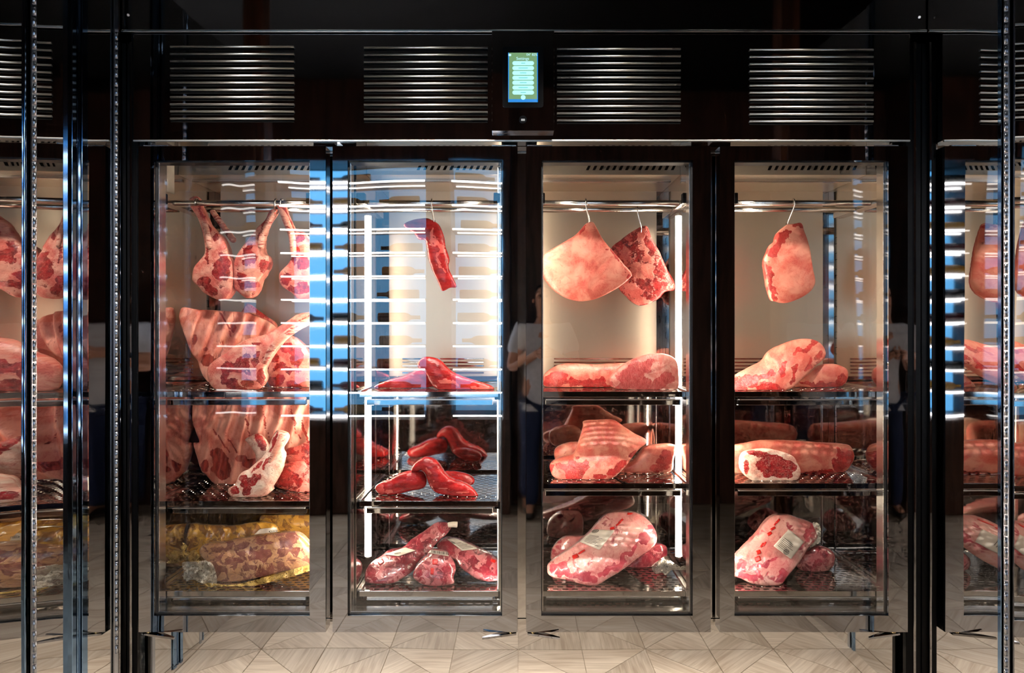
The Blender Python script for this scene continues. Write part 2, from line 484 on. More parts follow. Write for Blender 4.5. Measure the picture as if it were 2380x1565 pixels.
# ---- mirrored side walls made of panels
def y_at(px, X): return FPX * X / (px - VX) - D0
def mirror_panel(name, x_far, y_far, x_near, y_near, side, label, seed, amp=0.00045):
    """side +1: reflecting face looks to +x (left wall)."""
    n, m = 30, 140
    d = empty(name, ((x_far + x_near) / 2, (y_far + y_near) / 2, 0))
    tag(d, label, 'mirror')
    rs = np.random.RandomState(seed)
    k1, k2, p1, p2 = rs.uniform(20, 30), rs.uniform(9, 14), rs.uniform(0, 6), rs.uniform(0, 6)
    bm = bmesh.new(); g = []
    t = Vector((x_near - x_far, y_near - y_far, 0)); Ln = t.length; t.normalize()
    nv = Vector((-t.y, t.x, 0))
    if nv.x * side < 0: nv = -nv
    for j in range(m + 1):
        row = []
        z = 2.78 * j / m
        for i in range(n + 1):
            s = Ln * i / n
            h = amp * math.sin(k1 * s + p1 + 1.2 * math.sin(2.1 * z)) + amp * 0.8 * math.sin(k2 * z + p2 + 7 * s) * 0.5
            p = Vector((x_far, y_far, z)) + t * s + nv * h
            row.append(bm.verts.new(p - org(d)))
        g.append(row)
    for j in range(m):
        for i in range(n):
            f = bm.faces.new((g[j][i], g[j][i + 1], g[j + 1][i + 1], g[j + 1][i])); f.smooth = True
    # back skin
    b = [bm.verts.new(Vector(p) - nv * 0.018 - org(d)) for p in ((x_far, y_far, 0), (x_near, y_near, 0), (x_near, y_near, 2.78), (x_far, y_far, 2.78))]
    bm.faces.new(b)
    me = bpy.data.meshes.new(name); bm.to_mesh(me); bm.free(); me.materials.append(M['mirror'])
    link('reflecting_face', me, d, org(d))
    return d, nv
def piano_hinge(x, y, parent, label):
    h = empty('piano_hinge', (x, y, 0)); tag(h, label, 'hinge')
    mb = MB(); mb.box(x - 0.002, x + 0.002, y - 0.010, y + 0.010, 0, 2.78); mb.build('hinge_leaf', [M['hinge']], h)
    kn = MB().tube([(0, 0, 0.002), (0, 0, 0.030)], 0.0042, 10).mesh('knuckle', [M['hinge']])
    z = 0.26
    while z < 2.45:
        link('knuckle', kn, h, (x + (0.003 if x < 0 else -0.003), y, z)); z += 0.033
    return h
STEP = 0.0
cA, _ = mirror_panel('mirror_panel', XL - 0.004, -0.455, XL + 0.050, MIRROR_END, 1, 'tall mirror panel at the far left edge, left of the piano hinge', 3)
cB, _ = mirror_panel('mirror_panel', XL - 0.008, -0.275, XL + 0.005, -0.440, 1, 'narrow mirror panel between the piano hinge and the blue edge strips', 5)
cC, _ = mirror_panel('mirror_panel', XL, 0.06, XL, -0.195, 1, 'mirror panel right beside the left end of the cabinet', 8, 0.00025)
piano_hinge(XL - STEP + 0.004, y_at(75, XL - STEP), None, 'long steel piano hinge near the left edge of the picture')
piano_hinge(XL + 0.006, -0.045, None, 'long steel piano hinge beside the left end of the cabinet')
def edge_strip(x, y0, y1, prot, label, side):
    xa, xb = (x - 0.01, x + prot) if side > 0 else (x - prot, x + 0.01)
    o = MB().box(xa, xb, y0, y1, 0, 2.78, bev=0.0015).build('edge_strip', [M['strip']], None, (x, (y0 + y1) / 2, 0))
    tag(o, label, 'trim'); return o
edge_strip(XL, y_at(163, XL), y_at(173, XL), 0.007, 'bright blue-tinted steel strip on the left mirror wall, outer of two', 1)
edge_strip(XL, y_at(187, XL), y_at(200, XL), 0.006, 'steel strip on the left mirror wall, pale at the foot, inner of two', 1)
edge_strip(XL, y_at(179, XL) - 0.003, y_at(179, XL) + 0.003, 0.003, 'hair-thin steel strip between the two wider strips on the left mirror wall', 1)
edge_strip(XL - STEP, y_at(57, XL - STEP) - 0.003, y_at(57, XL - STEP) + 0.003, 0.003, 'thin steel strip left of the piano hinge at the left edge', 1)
rC, _ = mirror_panel('mirror_panel', XR, 0.06, XR, -0.375, -1, 'mirror panel right beside the right end of the cabinet', 12, 0.0003)
rB, _ = mirror_panel('mirror_panel', XR + 0.003, -0.405, XR - 0.055, MIRROR_END, -1, 'tall mirror panel at the far right edge beyond the hinge', 15)
edge_strip(XR, y_at(2331, XR), y_at(2322, XR), 0.005, 'blue-tinted steel strip left of the right-hand hinge', -1)
piano_hinge(XR - 0.004, y_at(2343, XR), None, 'long steel piano hinge near the right edge of the picture')

# ================================================================ CABINET
cab = empty('meat_aging_cabinet', (0, 0.3, 0))
tag(cab, 'four-door stainless steel meat-aging refrigerator cabinet with louvered header and glass doors', 'refrigerator')
X0, X1 = PX(310), PX(2115)
BACK = 0.56
ZB, ZT = 0.335, 2.20
WALLS = [(-1.352, -0.762), (-0.602, -0.060), (0.072, 0.648), (0.795, 1.388)]

# fascia above the header, side posts, toe kick
fa = MB().box(XL + 0.004, XR - 0.004, -0.004, 0.02, PZ(73), 3.34, bev=0.001).build('upper_fascia', [M['header']], cab)
for x in (298, 2137):
    MB().tube([P(x, 40 if x > 1000 else 35, -0.004), P(x, 40 if x > 1000 else 35, -0.007)], 0.0045, 12).build('screw', [M['satin']], fa)
MB().box(XL + 0.004, XR - 0.004, -0.012, -0.003, PZ(77), PZ(72), bev=0.001).build('header_trim_rail', [M['bar']], cab)
MB().box(X0, X1, 0.075, 0.10, 0.0, PZ(1474)).build('toe_kick', [M['kick']], cab)
for xa, xb in ((XL + 0.002, X0 - 0.003), (X1 + 0.003, XR - 0.002)):
    po = MB().box(xa, xb, 0.03, 0.05, 0.0, PZ(92), bev=0.001).build('side_post', [M['black']], cab)
    xm = (xa + xb) / 2
    MB().box(xm - 0.004, xm + 0.004, 0.020, 0.032, 0.0, PZ(92), bev=0.001).build('post_bead', [M['frame']], po)
# body shell
MB().box(X0, X1, 0.075, 0.60, ZT, PZ(76) - 0.002).build('top_housing', [M['black']], cab)
MB().box(X0, X1, BACK + 0.001, BACK + 0.02, 0.0, ZT).build('rear_wall', [M['inner_dark']], cab)
MB().box(X0, X1, 0.07, BACK, PZ(1474) + 0.002, ZB - 0.001).build('floor_plate', [M['inner']], cab)

# header with louvers
HX0, HX1 = X0, X1
hd = MB().box(HX0, HX1, 0.0, 0.07, PZ(327), PZ(79), bev=0.0012).build('header_panel', [M['header']], cab)
MB().box(HX0 + 0.002, HX1 - 0.002, -0.006, 0.001, PZ(330), PZ(326), bev=0.001).build('header_lower_lip', [M['bar']], hd)
lw = PX(684) - PX(397)
mb = MB()
mb.tube([(-lw / 2, -0.0035, 0), (lw / 2, -0.0035, 0)], 0.0036, 10, 0)
mb.box(-lw / 2, lw / 2, -0.0012, 0.0, -0.0115, -0.0034, 1)
louver = mb.mesh('louver', [M['bar'], M['void']])
for gi, gx in enumerate((540.5, 990, 1438, 1885)):
    y0 = (110, 112, 115, 117)[gi]; y1 = (277, 278, 281, 283)[gi]
    for i in range(11):
        link('louver', louver, hd, P(gx, y0 + (y1 - y0) * i / 10.0, 0.0))

# control panel
cp = MB().box(PX(1144), PX(1287), -0.030, 0.0, PZ(310), PZ(80), bev=0.0015).build('control_panel', [M['header']], cab)
cp['label'] = 'steel control box with a glowing touch screen'
CPX = -0.0302
def cpx(x, y, o=0.0): return (PX(x, CPX), CPX - o, PZ(y, CPX))
def rrect(x0, x1, y0, y1, r, n=6):
    pts = []
    for cx, cy, a0 in ((x1 - r, y0 + r, -90), (x1 - r, y1 - r, 0), (x0 + r, y1 - r, 90), (x0 + r, y0 + r, 180)):
        for i in range(n + 1):
            a = math.radians(a0 + 90 * i / n); pts.append((cx + r * math.cos(a), cy + r * math.sin(a)))
    return pts
def plate(name, pts_px, o, mat, parent, thick=0.0006):
    return MB().prism([cpx(x, y, o) for x, y in pts_px], (0, thick, 0)).build(name, [mat], parent)
M['scr'] = emit('screen_olive', rgb(110, 150, 105), 1.0)
M['scrtop'] = emit('screen_blue', rgb(20, 130, 215), 1.0)
M['pill'] = emit('screen_pill', rgb(170, 250, 245), 1.15)
M['pilltext'] = emit('screen_pill_text', rgb(120, 205, 205), 1.0)
M['scrw'] = emit('screen_white', rgb(190, 245, 255), 1.0)
plate('screen_bezel', rrect(1168, 1263, 109, 250, 6), 0.001, M['black'], cp, 0.0012)
plate('screen', rrect(1181, 1250, 123, 238, 0.5, 1), 0.0018, M['scr'], cp)
plate('screen_footer', rrect(1181, 1250, 231, 238, 0.3, 1), 0.0022, M['scrtop'], cp, 0.0003)
plate('screen_edge', rrect(1181, 1183, 123, 238, 0.3, 1), 0.0022, M['scrtop'], cp, 0.0003)
plate('screen_edge', rrect(1248, 1250, 123, 238, 0.3, 1), 0.0022, M['scrtop'], cp, 0.0003)
def text(s, x, y, size_px, o, mat, parent, name='screen_text', align='CENTER'):
    cu = bpy.data.curves.new(name, 'FONT'); cu.body = s; cu.size = size_px * D0 / FPX; cu.align_x = align; cu.align_y = 'CENTER'
    cu.extrude = 0.0001
    ob = bpy.data.objects.new(name, cu); C.objects.link(ob)
    dgr = bpy.context.evaluated_depsgraph_get()
    me = bpy.data.meshes.new_from_object(ob.evaluated_get(dgr))
    bpy.data.objects.remove(ob, do_unlink=True)
    me.materials.clear(); me.materials.append(mat)
    t = link(name, me, parent, cpx(x, y, o)); t.rotation_euler = (PI / 2, 0, 0)
    return t
text('Settings', 1215, 137, 9.5, 0.0026, M['scrw'], cp)
text('04\u00b0 82%', 1249, 128, 7.5, 0.0026, M['scrw'], cp, align='RIGHT')
plate('screen_icon', rrect(1182, 1188, 126, 131, 1), 0.0024, M['scrw'], cp, 0.0003)
word_px = [10, 22, 15, 21, 16, 22, 13]
for i in range(7):
    y = 147.5 + i * 11.35
    plate('screen_button', rrect(1191, 1241, y - 4.8, y + 4.8, 4.7), 0.0024, M['pill'], cp, 0.0003)
    plate('button_caption', rrect(1216 - word_px[i] / 2, 1216 + word_px[i] / 2, y - 1.1, y + 1.1, 0.8, 2), 0.0027, M['pilltext'], cp, 0.0002)
plate('screen_home_button', rrect(1210.5, 1221.5, 221.5, 232.5, 5.4), 0.0024, M['pill'], cp, 0.0003)
plate('socket_cover', rrect(1206.5, 1224.5, 269, 287, 8.8), 0.0012, M['black'], cp, 0.0012)
plate('socket_tongue', rrect(1211, 1220, 276.5, 281.5, 0.5, 1), 0.0018, M['bar'], cp, 0.0006)

# ---- compartments: side walls, partitions, rear panels, LED strips, slots
def wall(name, x0, x1, parent=cab):
    return MB().box(x0, x1, 0.075, BACK, ZB, ZT, bev=0.001).build(name, [M['inner']], parent)
walls = [wall('left_side_wall', X0, WALLS[0][0]), wall('partition_wall', WALLS[0][1], WALLS[1][0]),
         wall('partition_wall', WALLS[1][1], WALLS[2][0]), wall('partition_wall', WALLS[2][1], WALLS[3][0]),
         wall('right_side_wall', WALLS[3][1], X1)]
slot_r = MB()                      # C-shaped punched slot, opening to the front
t_, w_, h_ = 0.0016, 0.020, 0.029
for b in ((-w_ / 2, w_ / 2, h_ / 2 - t_, h_ / 2), (-w_ / 2, w_ / 2, -h_ / 2, -h_ / 2 + t_), (w_ / 2 - t_, w_ / 2, -h_ / 2, h_ / 2)):
    slot_r.box(-0.0006, 0.0006, b[0], b[1], b[2], b[3])
slot_me = slot_r.mesh('shelf_slot', [M['void']])
tick_me = MB().box(-0.0008, 0.0008, -0.006, 0.006, -0.006, 0.006).mesh('front_slot', [M['void']])
for wi, xw, front in ((1, WALLS[1][0], False), (3, WALLS[2][1], False), (0, WALLS[0][0], True), (4, WALLS[3][1], True)):
    for i in range(20):
        z = 1.80 - i * 0.0685
        if z < 0.45: break
        link('shelf_slot', slot_me, walls[wi], (xw, 0.492, z))
        if front: link('front_slot', tick_me, walls[wi], (xw, 0.10, z - 0.01))
def led(parent, x, side, z0, z1, y=0.27):
    # side: +1 strip looks to +x
    xa, xb = (x, x + 0.010) if side > 0 else (x - 0.010, x)
    # wedge-shaped channel on the wall; the lit face looks inwards and to the front
    a0, b0 = Vector((x, y - 0.013, 0)), Vector((x + side * 0.011, y + 0.002, 0))
    MB().prism([(a0.x, a0.y, z0 - 0.01), (b0.x, b0.y, z0 - 0.01), (b0.x, b0.y + 0.006, z0 - 0.01), (x, y + 0.03, z0 - 0.01)], (0, 0, z1 - z0 + 0.02)).build('led_channel', [M['satin']], parent)
    t = (b0 - a0).normalized(); nrm = Vector((t.y * side, -t.x * side, 0)); nrm = nrm if nrm.y < 0 else -nrm
    p0, p1 = a0 + t * 0.002 + nrm * 0.0006, b0 - t * 0.001 + nrm * 0.0006
    MB().prism([(p0.x, p0.y, z0), (p1.x, p1.y, z0), (p1.x + nrm.x * 0.002, p1.y + nrm.y * 0.002, z0), (p0.x + nrm.x * 0.002, p0.y + nrm.y * 0.002, z0)], (0, 0, z1 - z0)).build('led_strip', [M['led']], parent)
led(walls[1], WALLS[1][0], 1, 0.50, 1.87); led(walls[1], WALLS[0][1], -1, 0.50, 1.87)
led(walls[3], WALLS[2][1], -1, 0.50, 1.87); led(walls[3], WALLS[3][0], 1, 0.50, 1.87)
# glowing strips added out of sight behind the inner stiles to brighten the meat
for wi, x, side in ((1, WALLS[0][1], -1), (2, WALLS[1][1], -1), (2, WALLS[2][0], 1), (3, WALLS[3][0], 1)):
    a0, b0 = Vector((x, 0.104, 0)), Vector((x + side * 0.013, 0.086, 0))
    zl, zh = 0.40, 2.02
    MB().prism([(x, 0.078, zl), (b0.x, 0.078, zl), (b0.x, b0.y, zl), (a0.x, a0.y, zl)], (0, 0, zh - zl)).build('added_fill_channel', [M['satin']], walls[wi])
    t = (b0 - a0).normalized(); nrm = Vector((t.y, -t.x, 0)); nrm = nrm if nrm.y > 0 else -nrm
    p0, p1 = a0 + t * 0.002 + nrm * 0.0006, b0 - t * 0.002 + nrm * 0.0006
    MB().prism([(p0.x, p0.y, zl), (p1.x, p1.y, zl), (p1.x + nrm.x * 0.002, p1.y + nrm.y * 0.002, zl), (p0.x + nrm.x * 0.002, p0.y + nrm.y * 0.002, zl)], (0, 0, zh - zl)).build('added_fill_strip', [M['cfill']], walls[wi])
for ci, (xa, xb) in enumerate(WALLS):
    # rear evaporator panel, brushed, upper half
    rp = MB().box(xa + 0.03, xb - 0.03, BACK - 0.012, BACK, 1.205, 2.03, bev=0.002).build('rear_panel', [M['brushed']], cab)
    for i in range(5):
        z = 1.283 - i * 0.0155
        MB().box(xa + 0.09, xb - 0.09, BACK - 0.018, BACK - 0.011, z - 0.003, z + 0.003, bev=0.001).build('vent_slat', [M['inner_dark']], rp)
    # seams at the corners
    for x in (xa + 0.03, xb - 0.03):
        MB().box(x - 0.0018, x + 0.0018, BACK - 0.006, BACK, ZB, 1.20).build('rear_seam', [M['satin']], cab)
    # soffit with air slots
    so = MB().box(xa, xb, 0.24, BACK, 2.028, 2.19, bev=0.002).build('air_duct', [M['brushed']], cab)
    MB().box(xa + 0.02, xb - 0.02, 0.31, 0.33, 2.016, 2.03, bev=0.003).build('duct_rail', [M['satin']], so)
    sl = MB()
    for i in range(14):
        x = xa + 0.20 + i * 0.026
        if x > xb - 0.03: break
        MB().prism([(x, 0.2385, 2.048), (x + 0.011, 0.2385, 2.048), (x + 0.020, 0.2385, 2.066), (x + 0.009, 0.2385, 2.066)], (0, 0.002, 0)).build('air_slot', [M['void']], so)
    sl.bm.free()
    for x in (xa + 0.02, xb - 0.02):
        MB().tube([(x, 0.240, 2.075), (x, 0.236, 2.075)], 0.005, 10).build('screw', [M['satin']], so)
    # hanging frame: two side channels and two tubes
    for x, s in ((xa, 1), (xb, -1)):
        ch = MB().box(min(x, x + s * 0.022), max(x, x + s * 0.022), 0.085, 0.47, 1.893, 1.917, bev=0.0015).build('hanger_channel', [M['satin']], cab)
        MB().box(min(x, x + s * 0.030), max(x, x + s * 0.030), 0.078, 0.108, 1.885, 1.925, bev=0.003).build('end_cap', [M['black']], ch)
    for y, z in ((0.17, 1.903), (0.29, 1.900)):
        MB().tube([(xa + 0.024, y, z), (xb - 0.024, y, z)], 0.0115, 16).build('hanging_tube', [M['satin']], cab)
    # lining of the opening
    MB().box(xa, xb, 0.072, 0.09, ZB, ZB + 0.012, bev=0.002).build('threshold', [M['inner']], cab)

# ---- doors
DOORS = [(322, 757, 358, 720), (773, 1203, 808, 1167), (1223, 1652, 1258, 1610), (1673, 2110, 1707, 2065)]
ZD0, ZD1 = PZ(1470), PZ(340)
ZO0, ZO1 = PZ(1432), PZ(373)
for di, (a, b, c, d) in enumerate(DOORS):
    xa, xb, xc, xd = PX(a), PX(b), PX(c), PX(d)
    dr = empty('door', (xa if di in (0, 2) else xb, 0.03, ZD0))
    dr.parent = cab; dr.location = Vector((xa if di in (0, 2) else xb, 0.03, ZD0)) - org(cab)
    dr['label'] = ('steel-framed glass door furthest left', 'steel-framed glass door second from the left', 'steel-framed glass door second from the right', 'steel-framed glass door furthest right')[di]
    mb = MB()
    mb.ring((xa, xb, ZD0, ZD1), (xc, xd, ZO0, ZO1), 0.0, 0.055, 0.0015)
    mb.build('door_frame', [M['frame']], dr)
    mb = MB()
    g = 0.004
    for (p0, p1, q0, q1) in ((xc - g, xc + g, ZO0, ZO1), (xd - g, xd + g, ZO0, ZO1)):
        mb.box(p0, p1, 0.014, 0.062, q0, q1, bev=0.001)
    mb.box(xc, xd, 0.014, 0.062, ZO1 - g, ZO1 + g); mb.box(xc, xd, 0.014, 0.062, ZO0 - g, ZO0 + g)
    mb.build('gasket', [M['gasket']], dr)
    # bright bead just inside the glass
    mb = MB()
    for x in (xc + 0.006, xd - 0.006):
        mb.box(x - 0.0018, x + 0.0018, 0.020, 0.066, ZO0 + 0.004, ZO1 - 0.004, bev=0.0006)
    mb.box(xc + 0.006, xd - 0.006, 0.020, 0.066, ZO0 + 0.005, ZO0 + 0.008)
    mb.build('glazing_bead', [M['satin']], dr)
    # pane: slightly bowed grid, two skins
    bm = bmesh.new(); nx, nz = 16, 40
    for yy in (0.010, 0.0165):
        gr = []
        for j in range(nz + 1):
            row = []
            for i in range(nx + 1):
                u, v = i / nx, j / nz
                bow = (0.0012 if di < 2 else 0.0004) * (4 * u * (1 - u)) * (1 - (2 * v - 1) ** 4)
                row.append(bm.verts.new((xc + (xd - xc) * u, yy + bow, ZO0 + (ZO1 - ZO0) * v)))
            gr.append(row)
        for j in range(nz):
            for i in range(nx):
                f = bm.faces.new((gr[j][i], gr[j][i + 1], gr[j + 1][i + 1], gr[j + 1][i])); f.smooth = True
    bmesh.ops.translate(bm, verts=bm.verts, vec=-org(dr))
    me = bpy.data.meshes.new('glass_pane'); bm.to_mesh(me); bm.free(); me.materials.append(M['glass'])
    link('glass_pane', me, dr, org(dr))
    # bottom hinge bracket
    hx = {0: (330, 415), 1: (1200, 1122), 2: (1226, 1300), 3: (2092, 2008)}[di]
    s = 1 if hx[1] > hx[0] else -1
    mb = MB()
    mb.prism([(PX(hx[0]), 0.0, ZD0 - 0.004), (PX(hx[1]), -0.035, ZD0 - 0.004), (PX(hx[1]), -0.028, ZD0 - 0.004), (PX(hx[0]), 0.05, ZD0 - 0.004)], (0, 0, -0.007))
    mb.build('hinge_arm', [M['frame']], dr)
    MB().tube([(PX(hx[0]) + s * 0.02, 0.01, ZD0 - 0.012), (PX(hx[0]) + s * 0.02, 0.01, ZD0 + 0.002)], 0.010, 14).build('hinge_pin', [M['brass']], dr)
    mb = MB(); mb.box(min(PX(hx[0]), PX(hx[0]) + s * 0.09), max(PX(hx[0]), PX(hx[0]) + s * 0.09), 0.008, 0.04, ZD1 + 0.001, ZD1 + 0.007, bev=0.001)
    mb.build('top_hinge', [M['satin']], dr)
# label sheet on the left wall of the first compartment
mb = MB(); mb.box(WALLS[0][0], WALLS[0][0] + 0.001, 0.155, 0.210, 1.945, 2.06)
rl = mb.build('rating_label', [M['paper']], walls[0])
rl['label'] = 'white printed rating label'


# ---- shelves
def perforated(wd, dp):
    bm = bmesh.new()
    px_, py_ = 0.034, 0.0225
    nx, ny = int(wd / px_), int(dp / py_)
    px_, py_ = wd / nx, dp / ny
    hw, hh = 0.0115, 0.0048
    hole = [(-hw, -0.4 * hh), (-0.8 * hw, -hh), (0, -hh), (0.8 * hw, -hh), (hw, -0.4 * hh), (hw, 0.4 * hh), (0.8 * hw, hh), (0, hh), (-0.8 * hw, hh), (-hw, 0.4 * hh)]
    outer = [(-.5, -.25), (-.5, -.5), (0, -.5), (.5, -.5), (.5, -.25), (.5, .25), (.5, .5), (0, .5), (-.5, .5), (-.5, .25)]
    zt, zb_ = 0.0, -0.0015
    for j in range(ny):
        sh = (j % 2) * 0.5
        cells = [(i + sh, 1.0) for i in range(nx if not sh else nx - 1)]
        if sh:
            for x0, x1 in ((0, 0.5), (nx - 0.5, nx)):
                q = [(x0, j), (x1, j), (x1, j + 1), (x0, j + 1)]
                bm.faces.new([bm.verts.new((x * px_ - wd / 2, y * py_ - dp / 2, zt)) for x, y in q])
        for i, _ in cells:
            cx, cy = (i + 0.5) * px_ - wd / 2, (j + 0.5) * py_ - dp / 2
            o = [bm.verts.new((cx + a * px_, cy + b * py_, zt)) for a, b in outer]
            h = [bm.verts.new((cx + a, cy + b, zt)) for a, b in hole]
            hb = [bm.verts.new((cx + a, cy + b, zb_)) for a, b in hole]
            for k in range(10):
                k2 = (k + 1) % 10
                bm.faces.new((o[k], o[k2], h[k2], h[k])); bm.faces.new((h[k], h[k2], hb[k2], hb[k]))
            ob = [bm.verts.new((cx + a * px_, cy + b * py_, zb_)) for a, b in outer]
            for k in range(10):
                k2 = (k + 1) % 10
                bm.faces.new((ob[k2], ob[k], hb[k], hb[k2]))
    bmesh.ops.remove_doubles(bm, verts=bm.verts, dist=1e-5)
    bmesh.ops.recalc_face_normals(bm, faces=bm.faces)
    me = bpy.data.meshes.new('perforated_plate'); bm.to_mesh(me); bm.free(); me.materials.append(M['shelf'])
    return me
M['shelf'] = steel('shelf_steel', (0.50, 0.47, 0.45, 1), 0.09, 0.0006, 8.0)
YS0, YS1 = 0.075, 0.515
Z1, Z2A, Z2B, Z3 = PZ(911, 0.075), PZ(1165, 0.075), PZ(1124, 0.075), PZ(1374, 0.075)
SHELF = {}
which = ('behind the leftmost door', 'behind the second door from the left', 'behind the third door from the left', 'behind the rightmost door')
lev = ('upper', 'middle', 'lowest')
for ci, (xa, xb) in enumerate(WALLS):
    pm = perforated(xb - xa - 0.034, YS1 - YS0 - 0.01)
    for li, z in enumerate((Z1, Z2A if ci < 2 else Z2B, Z3)):
        xm, ym = (xa + xb) / 2, (YS0 + YS1) / 2
        sh = empty('steel_shelf', (xm, YS0, z)); SHELF[ci, li] = z
        tag(sh, '%s perforated polished steel shelf %s' % (lev[li], which[ci]), 'shelf', 'perforated shelves in the cabinet')
        link('perforated_plate', pm, sh, (xm, ym, z))
        MB().box(xa + 0.012, xb - 0.012, YS0 - 0.004, YS0 + 0.004, z - 0.020, z + 0.001, bev=0.0012).build('front_lip', [M['inner_dark']], sh)
        MB().box(xa + 0.012, xb - 0.012, YS1 - 0.004, YS1, z - 0.012, z + 0.004, bev=0.001).build('rear_lip', [M['inner']], sh)
        for x, s in ((xa, 1), (xb, -1)):
            MB().box(min(x + s * 0.002, x + s * 0.019), max(x + s * 0.002, x + s * 0.019), YS0 + 0.004, YS1, z - 0.012, z + 0.006, bev=0.0012).build('side_runner', [M['satin']], sh)
            MB().box(min(x + s * 0.001, x + s * 0.026), max(x + s * 0.001, x + s * 0.026), YS0 - 0.002, YS0 + 0.020, z - 0.030, z - 0.003, bev=0.002).build('runner_bracket', [M['black']], sh)
        MB().box(xa + 0.034, xb - 0.034, YS0 + 0.018, YS0 + 0.034, z - 0.052, z - 0.030, bev=0.0012).build('cross_bar', [M['inner_dark']], sh)
        MB().box(xa + 0.036, xb - 0.036, YS0 + 0.014, YS0 + 0.019, z - 0.033, z - 0.029, bev=0.0008).build('bar_lip', [M['bar']], sh)

# ================================================================ MEAT
K6 = (310, 320, 480 / 1174); K7 = (310, 900, 480 / 1130); K8 = (760, 320, 480 / 1174); L1 = (760, 900, 480 / 1130)
L2 = (1210, 320, 480 / 1174); L3 = (1210, 900, 480 / 1130); L4 = (1650, 320, 480 / 1174); L5 = (1650, 900, 480 / 1130)
Z1c = (370, 690, 360 / 2348); Z2c = (370, 440, 360 / 2087); Z3c = (370, 930, 360 / 2167); Z4c = (820, 990, 360 / 2380); Z5c = (820, 1180, 360 / 2167)
def tr(k, pts):
    return np.array([(k[0] + x * k[2], k[1] + y * k[2]) for x, y in pts], dtype=float)
def smooth_loop(pts, step):
    n = len(pts); out = []
    for i in range(n):
        p0, p1, p2, p3 = pts[i - 1], pts[i], pts[(i + 1) % n], pts[(i + 2) % n]
        m = max(2, int(round(np.linalg.norm(p2 - p1) / step)))
        for k in range(m):
            t = k / m; t2, t3 = t * t, t * t * t
            out.append(0.5 * ((2 * p1) + (p2 - p0) * t + (2 * p0 - 5 * p1 + 4 * p2 - p3) * t2 + (3 * p1 - p0 - 3 * p2 + p3) * t3))
    return np.array(out)
def inside(poly, q):
    x, y = q[:, 0], q[:, 1]; r = np.zeros(len(q), bool); n = len(poly)
    for i in range(n):
        x1, y1 = poly[i]; x2, y2 = poly[(i + 1) % n]
        if y1 == y2: continue
        c = ((y1 > y) != (y2 > y)) & (x < (x2 - x1) * (y - y1) / (y2 - y1) + x1)
        r ^= c
    return r
def dist_poly(poly, q):
    a = poly; b = np.roll(poly, -1, 0); d = b - a; L2_ = (d ** 2).sum(1) + 1e-12
    best = np.full(len(q), 1e9)
    for i in range(len(a)):
        t = np.clip(((q - a[i]) @ d[i]) / L2_[i], 0, 1)
        best = np.minimum(best, ((q - a[i] - t[:, None] * d[i]) ** 2).sum(1))
    return np.sqrt(best)

